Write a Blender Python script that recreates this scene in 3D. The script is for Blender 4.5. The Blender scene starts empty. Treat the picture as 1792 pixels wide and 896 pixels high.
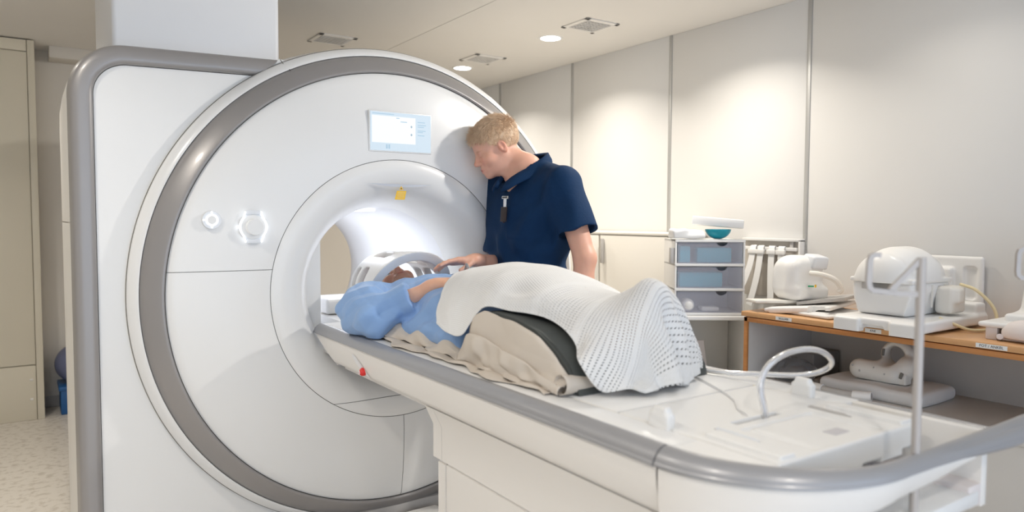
import bpy, bmesh, math, random
import numpy as np
from mathutils import Vector, Matrix
random.seed(7); rng = np.random.default_rng(7)
SC = bpy.context.scene; COL = SC.collection
PI = math.pi

# ---------------------------------------------------------------- camera
cd = bpy.data.cameras.new('camera'); cam = bpy.data.objects.new('camera', cd); COL.objects.link(cam)
cd.sensor_width = 36.0; cd.lens = 36.0 * 1261.1 / 1792.0; cd.clip_start = .05
YAW, PIT, ROL = .5959, .0511, .0039
Fv = Vector((math.sin(YAW) * math.cos(PIT), math.cos(YAW) * math.cos(PIT), -math.sin(PIT)))
Rv = Vector((math.cos(YAW), -math.sin(YAW), 0)); Uv = Rv.cross(Fv)
R2 = Rv * math.cos(ROL) + Uv * math.sin(ROL); U2 = Uv * math.cos(ROL) - Rv * math.sin(ROL)
M = Matrix((R2, U2, -Fv)).transposed().to_4x4(); M.translation = Vector((-1.3345, -2.8494, 1.3505))
cam.matrix_world = M
cd.dof.use_dof = True; cd.dof.focus_distance = 2.95; cd.dof.aperture_fstop = 2.2
SC.camera = cam
# ---------------------------------------------------------------- world, light, exposure
w = bpy.data.worlds.new('world'); SC.world = w; w.use_nodes = True
bgn = w.node_tree.nodes['Background']; bgn.inputs[0].default_value = (.69, .815, 1, 1); bgn.inputs[1].default_value = 1.0
vs = SC.view_settings; vs.view_transform = 'Standard'; vs.look = 'None'; vs.gamma = 1; vs.use_curve_mapping = False
vs.exposure = 0.82
LAMP_W = 5.6      # each ceiling downlight
LAMPS = [(1.5, 2.02), (1.5, .9), (1.5, -.24), (1.5, -1.37), (-1.75, 1.2), (-1.75, -.6), (-1.75, -1.9), (-.9, -3.3)]  # last two are unseen extras, added to brighten the near side of the table
CEIL = 2.513

# ---------------------------------------------------------------- materials
MATS = {}
def mat(name, col, rough=.45, metal=0., bump=0., bscale=60., var=0., vscale=4., coat=0., sss=0., trans=0., spec=None, sheen=0.):
    if name in MATS: return MATS[name]
    m = bpy.data.materials.new(name); m.use_nodes = True; nt = m.node_tree; b = nt.nodes['Principled BSDF']
    b.inputs['Base Color'].default_value = (*col, 1); b.inputs['Roughness'].default_value = rough; b.inputs['Metallic'].default_value = metal
    if coat: b.inputs['Coat Weight'].default_value = coat; b.inputs['Coat Roughness'].default_value = .12
    if sss: b.inputs['Subsurface Weight'].default_value = sss; b.inputs['Subsurface Radius'].default_value = (.012, .005, .003); b.inputs['Subsurface Scale'].default_value = 1.
    if trans: b.inputs['Transmission Weight'].default_value = trans
    if spec is not None: b.inputs['Specular IOR Level'].default_value = spec
    if sheen: b.inputs['Sheen Weight'].default_value = sheen
    if var or bump:
        tc = nt.nodes.new('ShaderNodeTexCoord')
    if var:
        n = nt.nodes.new('ShaderNodeTexNoise'); n.inputs['Scale'].default_value = vscale; n.inputs['Detail'].default_value = 5
        nt.links.new(tc.outputs['Object'], n.inputs['Vector'])
        mx = nt.nodes.new('ShaderNodeMix'); mx.data_type = 'RGBA'
        mx.inputs['A'].default_value = (*[max(0, c * (1 - var)) for c in col], 1); mx.inputs['B'].default_value = (*[min(1, c * (1 + var)) for c in col], 1)
        nt.links.new(n.outputs['Fac'], mx.inputs['Factor']); nt.links.new(mx.outputs['Result'], b.inputs['Base Color'])
    if bump:
        n = nt.nodes.new('ShaderNodeTexNoise'); n.inputs['Scale'].default_value = bscale; n.inputs['Detail'].default_value = 4
        nt.links.new(tc.outputs['Object'], n.inputs['Vector'])
        bp = nt.nodes.new('ShaderNodeBump'); bp.inputs['Strength'].default_value = bump; bp.inputs['Distance'].default_value = .004
        nt.links.new(n.outputs['Fac'], bp.inputs['Height']); nt.links.new(bp.outputs['Normal'], b.inputs['Normal'])
    MATS[name] = m; return m
def emis(name, col, s):
    m = bpy.data.materials.new(name); m.use_nodes = True; b = m.node_tree.nodes['Principled BSDF']
    b.inputs['Base Color'].default_value = (0, 0, 0, 1); b.inputs['Emission Color'].default_value = (*col, 1); b.inputs['Emission Strength'].default_value = s
    MATS[name] = m; return m

mat('scanner_white', (.86, .855, .84), .28, coat=.25, var=.012, vscale=2)
mat('scanner_side', (.82, .80, .765), .4, var=.015, vscale=2)
mat('scanner_grey', (.33, .315, .31), .36, metal=.25, coat=.25)
mat('gap_dark', (.20, .19, .17), .7)
mat('bore_white', (.87, .875, .9), .45)
mat('table_white', (.87, .86, .84), .3, var=.012, vscale=3)
mat('table_beige', (.86, .83, .79), .36, var=.012, vscale=2)
mat('rail_grey', (.36, .36, .375), .36, metal=.25, coat=.15)
mat('steel', (.72, .71, .70), .26, metal=.9)
mat('post_grey', (.52, .48, .45), .4, metal=.2)
mat('wall_paint', (.74, .73, .71), .6, var=.01, vscale=3)
mat('strip_grey', (.46, .46, .45), .4, metal=.4)
mat('ceiling_paint', (.80, .775, .735), .7, var=.012)
mat('cabinet_cream', (.74, .68, .55), .5, var=.015)
mat('left_wall', (.74, .70, .64), .7)
mat('duct_white', (.84, .845, .86), .4)
mat('laminate', (.62, .605, .58), .5, var=.02, vscale=8)
mat('plastic_white', (.87, .86, .84), .32)
mat('plastic_cream', (.82, .79, .73), .4)
mat('plastic_grey', (.50, .48, .46), .45)
mat('foam_dark', (.075, .082, .078), .75, bump=.2, bscale=120)
mat('black', (.015, .015, .016), .5)
mat('blue_plastic', (.01, .10, .30), .4)
mat('blue_ball', (.16, .18, .30), .4)
mat('red', (.75, .03, .025), .35)
mat('yellow', (.95, .58, .03), .5)
mat('teal', (.0, .36, .50), .4)
mat('teal_dark', (.0, .30, .40), .35)
mat('hose_cream', (.80, .68, .42), .4)
mat('cushion', (.80, .79, .78), .7, bump=.1, bscale=50)
mat('pink_white', (.80, .73, .70), .5)
mat('ink', (.10, .10, .10), .7)
mat('paper_white', (.86, .86, .85), .6)
mat('green', (.02, .35, .16), .4)
emis('lamp_glow', (1, .95, .86), 14.0)
emis('white_glow', (.9, .95, 1), 1.6)

def add_nodes(m): nt = m.node_tree; return nt, nt.nodes['Principled BSDF']
# speckled linoleum
m = mat('linoleum', (.74, .69, .62), .35); nt, b = add_nodes(m)
tc = nt.nodes.new('ShaderNodeTexCoord'); v = nt.nodes.new('ShaderNodeTexVoronoi'); v.inputs['Scale'].default_value = 45
n1 = nt.nodes.new('ShaderNodeTexNoise'); n1.inputs['Scale'].default_value = 26; n1.inputs['Detail'].default_value = 6
r1 = nt.nodes.new('ShaderNodeValToRGB'); r1.color_ramp.elements[0].position = .36; r1.color_ramp.elements[0].color = (.60, .55, .48, 1); r1.color_ramp.elements[1].position = .5; r1.color_ramp.elements[1].color = (.76, .715, .65, 1)
r2 = nt.nodes.new('ShaderNodeValToRGB'); r2.color_ramp.elements[0].position = .05; r2.color_ramp.elements[0].color = (.55, .5, .44, 1); r2.color_ramp.elements[1].position = .12; r2.color_ramp.elements[1].color = (1, 1, 1, 1)
mx = nt.nodes.new('ShaderNodeMix'); mx.data_type = 'RGBA'; mx.blend_type = 'MULTIPLY'; mx.inputs['Factor'].default_value = .6
nt.links.new(tc.outputs['Object'], v.inputs['Vector']); nt.links.new(tc.outputs['Object'], n1.inputs['Vector'])
nt.links.new(n1.outputs['Fac'], r1.inputs['Fac']); nt.links.new(v.outputs['Distance'], r2.inputs['Fac'])
nt.links.new(r1.outputs['Color'], mx.inputs['A']); nt.links.new(r2.outputs['Color'], mx.inputs['B']); nt.links.new(mx.outputs['Result'], b.inputs['Base Color'])
# beech wood
def wood(name, c1, c2, rough=.35):
    m = mat(name, c1, rough); nt, b = add_nodes(m)
    tc = nt.nodes.new('ShaderNodeTexCoord'); mp = nt.nodes.new('ShaderNodeMapping'); mp.inputs['Scale'].default_value = (22, 1.6, 22)
    n1 = nt.nodes.new('ShaderNodeTexNoise'); n1.inputs['Scale'].default_value = 2.2; n1.inputs['Detail'].default_value = 8; n1.inputs['Distortion'].default_value = .4
    r = nt.nodes.new('ShaderNodeValToRGB'); r.color_ramp.elements[0].position = .3; r.color_ramp.elements[0].color = (*c2, 1); r.color_ramp.elements[1].position = .7; r.color_ramp.elements[1].color = (*c1, 1)
    nt.links.new(tc.outputs['Object'], mp.inputs['Vector']); nt.links.new(mp.outputs['Vector'], n1.inputs['Vector']); nt.links.new(n1.outputs['Fac'], r.inputs['Fac']); nt.links.new(r.outputs['Color'], b.inputs['Base Color'])
    return m
wood('beech', (.70, .40, .19), (.62, .33, .145)); wood('beech_edge', (.56, .25, .085), (.48, .20, .06))
# clear tubing, plastic film, frosted drawer plastic
m = mat('clear_tube', (.93, .94, .97), .12, trans=.75)
m = mat('film', (.85, .87, .9), .12, trans=.9); m.node_tree.nodes['Principled BSDF'].inputs['IOR'].default_value = 1.08
m = mat('frosted', (.74, .75, .86), .4); m.node_tree.nodes['Principled BSDF'].inputs['Alpha'].default_value = .24
# knitted cellular blanket: UV rows of small holes + ribs
m = mat('blanket', (.86, .855, .84), .85, sheen=.2); nt, b = add_nodes(m)
def MN(op, a=None, bb=None):
    n = nt.nodes.new('ShaderNodeMath'); n.operation = op
    for i, x in enumerate((a, bb)):
        if x is None: continue
        if isinstance(x, (int, float)): n.inputs[i].default_value = x
        else: nt.links.new(x, n.inputs[i])
    return n.outputs[0]
uv = nt.nodes.new('ShaderNodeUVMap'); uv.uv_map = 'UVMap'; sp = nt.nodes.new('ShaderNodeSeparateXYZ'); nt.links.new(uv.outputs[0], sp.inputs[0])
fu = MN('FRACT', MN('MULTIPLY', sp.outputs[0], 1 / .0105)); fv = MN('FRACT', MN('MULTIPLY', sp.outputs[1], 1 / .0075))
du = MN('ABSOLUTE', MN('SUBTRACT', fu, .5)); dv = MN('ABSOLUTE', MN('SUBTRACT', fv, .5))
mr = nt.nodes.new('ShaderNodeMapRange'); mr.interpolation_type = 'SMOOTHSTEP'
for k_, v_ in (('From Min', .40), ('From Max', .85), ('To Min', .085), ('To Max', .135)): mr.inputs[k_].default_value = v_
nt.links.new(sp.outputs[0], mr.inputs['Value'])
hole = MN('MULTIPLY', MN('LESS_THAN', du, mr.outputs['Result']), MN('LESS_THAN', dv, MN('MULTIPLY', mr.outputs['Result'], 1.75)))
band = MN('GREATER_THAN', MN('FRACT', MN('MULTIPLY', sp.outputs[0], 1 / .15)), .12)
hole = MN('MULTIPLY', hole, band)
hgt = MN('ADD', MN('SINE', MN('MULTIPLY', sp.outputs[0], 2 * PI / .0105)), MN('MULTIPLY', MN('SINE', MN('MULTIPLY', sp.outputs[1], 2 * PI / .0075)), .7))
bp = nt.nodes.new('ShaderNodeBump'); bp.inputs['Strength'].default_value = .22; bp.inputs['Distance'].default_value = .0015
nt.links.new(hgt, bp.inputs['Height']); nt.links.new(bp.outputs['Normal'], b.inputs['Normal'])
nt.links.new(MN('SUBTRACT', 1, MN('MULTIPLY', hole, .85)), b.inputs['Alpha'])
# cloth materials
mat('gown', (.26, .43, .74), .62, bump=.75, bscale=20, var=.05, vscale=9, sheen=.15)
mat('scrubs', (.0022, .027, .084), .8, bump=.25, bscale=90, var=.12, vscale=14, spec=.25)
mat('trousers', (.03, .05, .11), .8)
mat('shoe', (.7, .7, .7), .5)
mat('paper_sheet', (.66, .59, .51), .75, bump=.12, bscale=14, var=.03, vscale=6)
mat('hair_blond', (.86, .61, .41), .42, var=.22, vscale=60)
mat('hair_brown', (.08, .05, .03), .5)
mat('eye_white', (.8, .78, .75), .15); mat('iris', (.05, .08, .12), .1)
# skin: colour attribute carries lips, brows and flush
def skin(name, col):
    m = mat(name, col, .46, sss=.25); nt, b = add_nodes(m)
    a = nt.nodes.new('ShaderNodeVertexColor'); a.layer_name = 'tint'
    tc = nt.nodes.new('ShaderNodeTexCoord'); n = nt.nodes.new('ShaderNodeTexNoise'); n.inputs['Scale'].default_value = 45; n.inputs['Detail'].default_value = 4; nt.links.new(tc.outputs['Object'], n.inputs['Vector'])
    mp = nt.nodes.new('ShaderNodeMapRange'); mp.inputs['To Min'].default_value = .93; mp.inputs['To Max'].default_value = 1.06; nt.links.new(n.outputs['Fac'], mp.inputs['Value'])
    mx = nt.nodes.new('ShaderNodeMix'); mx.data_type = 'RGBA'; mx.blend_type = 'MULTIPLY'; mx.inputs['Factor'].default_value = 1
    nt.links.new(a.outputs['Color'], mx.inputs['A']); nt.links.new(mp.outputs['Result'], mx.inputs['B']); nt.links.new(mx.outputs['Result'], b.inputs['Base Color'])
    return m
SKIN_M = (.78, .43, .31); SKIN_P = (.80, .46, .32)
skin('skin_man', SKIN_M); skin('skin_patient', SKIN_P)

# ---------------------------------------------------------------- helpers
def link(name, me, material=None, parent=None, smooth=True, angle=35):
    if material: me.materials.append(MATS[material])
    if smooth:
        me.shade_smooth()
        if angle is not None: me.set_sharp_from_angle(angle=math.radians(angle))
    o = bpy.data.objects.new(name, me); COL.objects.link(o)
    if parent: o.parent = parent
    return o
def from_py(name, v, f, material=None, parent=None, smooth=True, angle=35):
    me = bpy.data.meshes.new(name); me.from_pydata([tuple(map(float, p)) for p in v], [], [tuple(map(int, q)) for q in f]); me.update()
    return link(name, me, material, parent, smooth, angle)
def from_bm(name, bm, material=None, parent=None, smooth=True, angle=35):
    bmesh.ops.recalc_face_normals(bm, faces=bm.faces)
    me = bpy.data.meshes.new(name); bm.to_mesh(me); bm.free()
    return link(name, me, material, parent, smooth, angle)
def thing(name, label, cat, loc=(0, 0, 0), group=None, rz=0):
    o = bpy.data.objects.new(name, None); COL.objects.link(o); o.location = loc; o.rotation_euler = (0, 0, rz); o.empty_display_size = .1
    tag(o, label, cat, group); return o
def tag(o, label, cat, group=None):
    o['label'] = label; o['category'] = cat
    if group: o['group'] = group
    return o
def struct(o): o['kind'] = 'structure'; return o
def bbox(bm, lo, hi, bev=.004, seg=2):
    n0 = len(bm.verts)
    g = bmesh.ops.create_cube(bm, size=1); vs_ = g['verts']
    for v in vs_:
        v.co = Vector([lo[i] + (v.co[i] + .5) * (hi[i] - lo[i]) for i in range(3)])
    if bev > 0:
        es = {e for v in vs_ for e in v.link_edges}
        bmesh.ops.bevel(bm, geom=list(es), offset=min(bev, .49 * min(abs(hi[i] - lo[i]) for i in range(3))), segments=seg, profile=.5, affect='EDGES')
    return bm
def box(name, lo, hi, material, parent=None, bev=.004, seg=2):
    bm = bmesh.new(); bbox(bm, lo, hi, bev, seg); return from_bm(name, bm, material, parent)
def obox(name, size, mw, material, parent=None, bev=.004, seg=2):
    """box of given size centred at origin, then transformed by matrix mw (baked)"""
    bm = bmesh.new(); bbox(bm, [-s / 2 for s in size], [s / 2 for s in size], bev, seg); bm.transform(mw); return from_bm(name, bm, material, parent)
def T(x, y, z): return Matrix.Translation((x, y, z))
def RX(a): return Matrix.Rotation(a, 4, 'X')
def RY(a): return Matrix.Rotation(a, 4, 'Y')
def RZ(a): return Matrix.Rotation(a, 4, 'Z')
def catmull(P, n=8, closed=False):
    P = [np.array(p, float) for p in P]; out = []; N = len(P)
    for i in range(N if closed else N - 1):
        if closed: a, b_, c, d = P[i - 1], P[i], P[(i + 1) % N], P[(i + 2) % N]
        else: a = P[i - 1] if i > 0 else 2 * P[0] - P[1]; b_ = P[i]; c = P[i + 1]; d = P[i + 2] if i + 2 < N else 2 * P[-1] - P[-2]
        for k in range(n):
            t = k / n
            out.append(.5 * ((2 * b_) + (-a + c) * t + (2 * a - 5 * b_ + 4 * c - d) * t * t + (-a + 3 * b_ - 3 * c + d) * t ** 3))
    if not closed: out.append(P[-1])
    return out
def grid_faces(nu, nv, cu=False, cv=False, off=0):
    f = []
    for i in range(nu if cu else nu - 1):
        for j in range(nv if cv else nv - 1):
            a = i * nv + j; b_ = ((i + 1) % nu) * nv + j; c = ((i + 1) % nu) * nv + (j + 1) % nv; d = i * nv + (j + 1) % nv
            f.append((off + a, off + b_, off + c, off + d))
    return f
def sweep(path, section, up=(0, 0, 1), closed=False, cap=True, scale=None, anchor=(0, 0)):
    """sweep a closed 2D section [(side, up)] along a 3D path, with a fixed up hint"""
    P = [np.array(p, float) for p in path]; N = len(P); S = len(section); V = []; upv = np.array(up, float)
    prev = None
    for i in range(N):
        t = (P[(i + 1) % N] - P[i - 1]) if closed else (P[min(i + 1, N - 1)] - P[max(i - 1, 0)])
        t = t / (np.linalg.norm(t) + 1e-12)
        s = np.cross(t, upv)
        if np.linalg.norm(s) < 1e-4: s = prev if prev is not None else np.array([1., 0, 0])
        s = s / np.linalg.norm(s); prev = s; u = np.cross(s, t)
        k_ = scale[i] if scale is not None else 1.
        for a, b_ in section: V.append(P[i] + s * (anchor[0] + (a - anchor[0]) * k_) + u * (anchor[1] + (b_ - anchor[1]) * k_))
    F = grid_faces(N, S, closed, True)
    if cap and not closed: F += [tuple(range(S - 1, -1, -1)), tuple(range((N - 1) * S, N * S))]
    return V, F
def tubegeo(path, r, n=10, closed=False):
    """round tube by parallel transport; r scalar or list"""
    P = [np.array(p, float) for p in path]; N = len(P); V = []
    rr = r if hasattr(r, '__len__') else [r] * N
    T_ = []
    for i in range(N):
        t = (P[(i + 1) % N] - P[i - 1]) if closed else (P[min(i + 1, N - 1)] - P[max(i - 1, 0)])
        T_.append(t / (np.linalg.norm(t) + 1e-12))
    nrm = np.cross(T_[0], [0, 0, 1.]); 
    if np.linalg.norm(nrm) < .1: nrm = np.cross(T_[0], [1., 0, 0])
    nrm /= np.linalg.norm(nrm)
    for i in range(N):
        nrm = nrm - T_[i] * (nrm @ T_[i]); nrm /= np.linalg.norm(nrm) + 1e-12; bi = np.cross(T_[i], nrm)
        for k in range(n):
            a = 2 * PI * k / n; V.append(P[i] + rr[i] * (math.cos(a) * nrm + math.sin(a) * bi))
    F = grid_faces(N, n, closed, True)
    if not closed: F += [tuple(range(n - 1, -1, -1)), tuple(range((N - 1) * n, N * n))]
    return V, F
def tube(name, path, r, material, parent=None, n=10, smooth_n=6, closed=False):
    p = catmull(path, smooth_n, closed) if smooth_n else path
    V, F = tubegeo(p, r, n, closed); return from_py(name, V, F, material, parent, angle=50)
def multi(parts):
    V = []; F = []
    for v, f in parts:
        o = len(V); V += list(v); F += [tuple(i + o for i in q) for q in f]
    return V, F
def lathe_bm(profile, n=160, axis_z=1.05, closed_profile=False):
    """profile [(r, y)] revolved about the bore axis (x=0, z=axis_z, along Y)"""
    V = []; 
    for k in range(n):
        a = 2 * PI * k / n
        for r, y in profile: V.append((r * math.cos(a), y, axis_z + r * math.sin(a)))
    F = grid_faces(n, len(profile), True, closed_profile)
    bm = bmesh.new(); vs_ = [bm.verts.new(v) for v in V]
    for f in F:
        try: bm.faces.new([vs_[i] for i in f])
        except ValueError: pass
    bmesh.ops.remove_doubles(bm, verts=bm.verts, dist=1e-6)
    return bm
def cut(bm, co, no):
    """keep the side the normal points away from"""
    bmesh.ops.bisect_plane(bm, geom=list(bm.verts) + list(bm.edges) + list(bm.faces), plane_co=co, plane_no=no, clear_outer=True)
    return bm
def copy_tree(o, parent=None):
    c = o.copy(); COL.objects.link(c)
    if parent: c.parent = parent
    for ch in list(o.children): copy_tree(ch, c)
    return c
# ---- signed distance modelling (numpy surface nets) for organic shapes
def vnoise(P, s, seed=0):
    """cheap smooth value noise in [-1,1]; P (...,3)"""
    r = np.random.default_rng(seed); ph = r.uniform(0, 6.28, (5, 3)); fr = r.normal(0, 1, (5, 3)); fr /= np.linalg.norm(fr, axis=1)[:, None]
    out = 0
    for i in range(5):
        out = out + np.sin((P @ fr[i]) * s * (1 + .37 * i) + ph[i, 0] + 1.3 * np.sin((P @ fr[(i + 2) % 5]) * s * .8 + ph[i, 1]))
    return out / 3.2
def sd_ell(P, c, r, rot=None):
    q = P - np.array(c, P.dtype)
    if rot is not None: q = q @ np.array(rot, P.dtype)
    r = np.array(r, P.dtype); k0 = np.linalg.norm(q / r, axis=-1); k1 = np.linalg.norm(q / (r * r), axis=-1)
    return k0 * (k0 - 1) / (k1 + 1e-9)
def sd_cap(P, a, b_, ra, rb):
    a = np.array(a, P.dtype); b_ = np.array(b_, P.dtype); ab = b_ - a; t = np.clip(((P - a) @ ab) / (ab @ ab + 1e-12), 0, 1)
    return np.linalg.norm(P - a - t[..., None] * ab, axis=-1) - (ra + (rb - ra) * t)
def sd_box(P, c, h, r=0., rot=None):
    q = P - np.array(c, P.dtype)
    if rot is not None: q = q @ np.array(rot, P.dtype)
    q = np.abs(q) - (np.array(h, P.dtype) - r)
    return np.linalg.norm(np.maximum(q, 0), axis=-1) + np.minimum(q.max(-1), 0) - r
def smin(a, b_, k):
    h = np.clip(.5 + .5 * (b_ - a) / k, 0, 1); return b_ + (a - b_) * h - k * h * (1 - h)
def smax(a, b_, k): return -smin(-a, -b_, k)
def chain(P, pts, k=.02, d=None):
    """smooth union of tapered capsules along [(point, radius)...]"""
    for (a, ra), (b_, rb) in zip(pts[:-1], pts[1:]):
        e = sd_cap(P, a, b_, ra, rb); d = e if d is None else smin(d, e, k)
    return d
def nets(fn, lo, hi, h):
    ax = [np.arange(lo[i], hi[i] + h, h, dtype=np.float32) for i in range(3)]; n = [len(a) for a in ax]
    D = np.empty(n, np.float32); step = max(1, int(600000 / (n[1] * n[2])))
    for i in range(0, n[0], step):
        X = np.stack(np.meshgrid(ax[0][i:i + step], ax[1], ax[2], indexing='ij'), -1); D[i:i + step] = fn(X)
    s = D < 0
    cx = s[:-1, :-1, :-1].astype(np.int8)
    cnt = np.zeros_like(cx)
    for dx in (0, 1):
        for dy in (0, 1):
            for dz in (0, 1): cnt += s[dx:n[0] - 1 + dx, dy:n[1] - 1 + dy, dz:n[2] - 1 + dz]
    act = (cnt > 0) & (cnt < 8); I = np.argwhere(act); idx = -np.ones(act.shape, np.int64); idx[act] = np.arange(len(I))
    acc = np.zeros((len(I), 3)); num = np.zeros(len(I))
    cor = [(0, 0, 0), (1, 0, 0), (0, 1, 0), (1, 1, 0), (0, 0, 1), (1, 0, 1), (0, 1, 1), (1, 1, 1)]
    for a in range(8):
        for b_ in range(a + 1, 8):
            if sum(abs(cor[a][k] - cor[b_][k]) for k in range(3)) != 1: continue
            ca = I + cor[a]; cb = I + cor[b_]; da = D[tuple(ca.T)]; db = D[tuple(cb.T)]; m_ = (da < 0) != (db < 0)
            t = np.where(m_, da / np.where(m_, da - db, 1), 0)[:, None]
            acc += np.where(m_[:, None], np.array(cor[a]) + t * (np.array(cor[b_]) - np.array(cor[a])), 0); num += m_
    V = (I + acc / num[:, None]) * h + np.array(lo)
    Fs = []
    for a in range(3):
        sl0 = [slice(None)] * 3; sl1 = [slice(None)] * 3; sl0[a] = slice(0, -1); sl1[a] = slice(1, None)
        s0 = s[tuple(sl0)]; s1 = s[tuple(sl1)]; E = np.argwhere(s0 != s1); u, v_ = (a + 1) % 3, (a + 2) % 3
        ok = (E[:, u] > 0) & (E[:, v_] > 0) & (E[:, u] < n[u] - 1) & (E[:, v_] < n[v_] - 1); E = E[ok]
        q = []
        for du_, dv_ in ((-1, -1), (0, -1), (0, 0), (-1, 0)):
            c = E.copy(); c[:, u] += du_; c[:, v_] += dv_; q.append(idx[tuple(c.T)])
        q = np.stack(q, 1); fl = s0[tuple(E.T)]; q[~fl] = q[~fl][:, ::-1]; Fs.append(q)
    return V, np.concatenate(Fs)
def xf(Mx, V): A = np.array(Mx); return np.asarray(V) @ A[:3, :3].T + A[:3, 3]
def fast_mesh(name, V, F, material, parent=None, tint=None, uvs=None, angle=None):
    me = bpy.data.meshes.new(name); V = np.asarray(V, np.float32); F = np.asarray(F, np.int32); k = F.shape[1]
    me.vertices.add(len(V)); me.vertices.foreach_set('co', V.ravel()); me.loops.add(F.size); me.loops.foreach_set('vertex_index', F.ravel())
    me.polygons.add(len(F)); me.polygons.foreach_set('loop_start', np.arange(0, F.size, k, dtype=np.int32)); me.update(calc_edges=True); me.validate()
    if tint is not None:
        at = me.color_attributes.new('tint', 'FLOAT_COLOR', 'POINT'); c = np.ones((len(V), 4), np.float32); c[:, :3] = tint; at.data.foreach_set('color', c.ravel())
    if uvs is not None:
        ul = me.uv_layers.new(name='UVMap'); ul.data.foreach_set('uv', np.asarray(uvs, np.float32)[F.ravel()].ravel())
    return link(name, me, material, parent, True, angle)
def sdf(name, fn, lo, hi, h, material, parent=None, mw=None, angle=None):
    V, F = nets(fn, lo, hi, h)
    if mw is not None: V = xf(mw, V)
    return fast_mesh(name, V, F, material, parent, angle=angle)
def text(name, body, size, mw, material, parent=None, ext=.0004):
    cu = bpy.data.curves.new(name, 'FONT'); cu.body = body; cu.size = size; cu.extrude = ext; cu.align_x = 'CENTER'; cu.align_y = 'CENTER'; cu.resolution_u = 3
    o = bpy.data.objects.new(name, cu); COL.objects.link(o)
    me = bpy.data.meshes.new_from_object(o.evaluated_get(bpy.context.evaluated_depsgraph_get())); COL.objects.unlink(o); bpy.data.objects.remove(o); bpy.data.curves.remove(cu)
    me.transform(mw); me.materials.clear(); return link(name, me, material, parent, False)

# ================================================================ SETTING
XW = 2.085; YB = 3.2
fl = struct(box('floor', (-4.2, -5.2, -.05), (XW + .1, YB + .1, 0), 'linoleum', bev=0))
ce = struct(box('ceiling', (-4.2, -5.2, CEIL + .012), (XW + .1, YB + .1, CEIL + .1), 'gap_dark', bev=0))
for x0, x1 in ((-4.2, -2.66), (-2.656, -1.56), (-1.556, -.46), (-.456, .776), (.780, XW + .05)):
    box('ceiling_panel', (x0, -5.2, CEIL), (x1, YB + .05, CEIL + .012), 'ceiling_paint', ce, bev=.0015, seg=1)
wr = struct(box('wall_right', (XW + .02, -5.2, 0), (XW + .1, YB + .1, CEIL), 'wall_paint', bev=0))
SE = [YB, 2.385, 1.40, .41, -.566, -1.64, -2.62, -3.51, -4.5]
for a, b_ in zip(SE[:-1], SE[1:]):
    box('wall_panel', (XW, b_ + .012, .0), (XW + .02, a - .012, CEIL), 'wall_paint', wr, bev=.003)
for s in SE[1:]:
    box('joint_strip', (XW - .004, s - .0125, 0), (XW + .02, s + .0125, CEIL), 'strip_grey', wr, bev=.003)
wb = struct(box('wall_back', (-4.2, YB, 0), (XW + .1, YB + .1, CEIL), 'left_wall', bev=0))
wl = struct(box('wall_left', (-4.3, -5.2, 0), (-4.2, YB, CEIL), 'left_wall', bev=0))
struct(box('baseboard_back', (-4.2, YB - .012, 0), (-.9, YB, .08), 'plastic_grey', bev=.002))
struct(box('trim_1', (-1.16, 3.0, 2.435), (-.4, YB, CEIL), 'left_wall', bev=.003))
# recessed downlights (each a thing with its own lamp)
def downlight(i, x, y, label, aim=None):
    t = thing('ceiling_downlight', label, 'ceiling light', (x, y, CEIL), 'round recessed downlights')
    bm = bmesh.new(); n = 40
    prof = [(.062, .004), (.064, -.004), (.078, -.005), (.082, 0)]
    vs_ = [[bm.verts.new((r * math.cos(2 * PI * k / n), r * math.sin(2 * PI * k / n), z)) for r, z in prof] for k in range(n)]
    for k in range(n):
        for j in range(len(prof) - 1): bm.faces.new((vs_[k][j], vs_[(k + 1) % n][j], vs_[(k + 1) % n][j + 1], vs_[k][j + 1]))
    from_bm('trim_ring', bm, 'plastic_white', t)
    bm = bmesh.new(); bmesh.ops.create_circle(bm, cap_ends=True, segments=36, radius=.063, matrix=T(0, 0, -.002)); o = from_bm('diffuser', bm, 'lamp_glow', t, smooth=False)
    ld = bpy.data.lights.new('downlight_lamp', 'AREA'); ld.shape = 'DISK'; ld.size = .12; ld.energy = LAMP_W * (.25 if aim else 1); ld.color = (1, .93, .83); ld.spread = math.radians(130)
    lo = bpy.data.objects.new('downlight_lamp', ld); COL.objects.link(lo); lo.parent = t; lo.location = (0, 0, -.012)
    if aim:      # adjustable spot turned toward the scanner
        sd_ = bpy.data.lights.new('aimed_spot', 'SPOT'); sd_.energy = aim[1]; sd_.spot_size = math.radians(95); sd_.spot_blend = .6; sd_.shadow_soft_size = .045; sd_.color = (1, .96, .90)
        so = bpy.data.objects.new('aimed_spot', sd_); COL.objects.link(so); so.parent = t; so.location = (0, 0, -.02)
        so.rotation_euler = (Vector(aim[0]) - Vector((x, y, CEIL))).to_track_quat('-Z', 'Y').to_euler()
    return t
LL = ['round white downlight in the ceiling farther from the viewer, above the scanner edge', 'round white downlight in the ceiling nearer the viewer, beside the larger vent', 'ceiling downlight out of the picture above the drawer unit', 'ceiling downlight out of the picture above the domed coil on the bench', 'ceiling downlight out of the picture above the floor behind the scanner block', 'ceiling downlight out of the picture left of the scanner block', 'added unseen ceiling downlight left of the table foot, brightening the near table side', 'added unseen ceiling downlight behind the viewer, brightening the near table side']
for i, (x, y) in enumerate(LAMPS):
    downlight(i, x, y, LL[i], ((0, 0, 1.25), 62.0) if i == 3 else None)
mat('vent_shade', (.76, .74, .70), .7)
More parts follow.
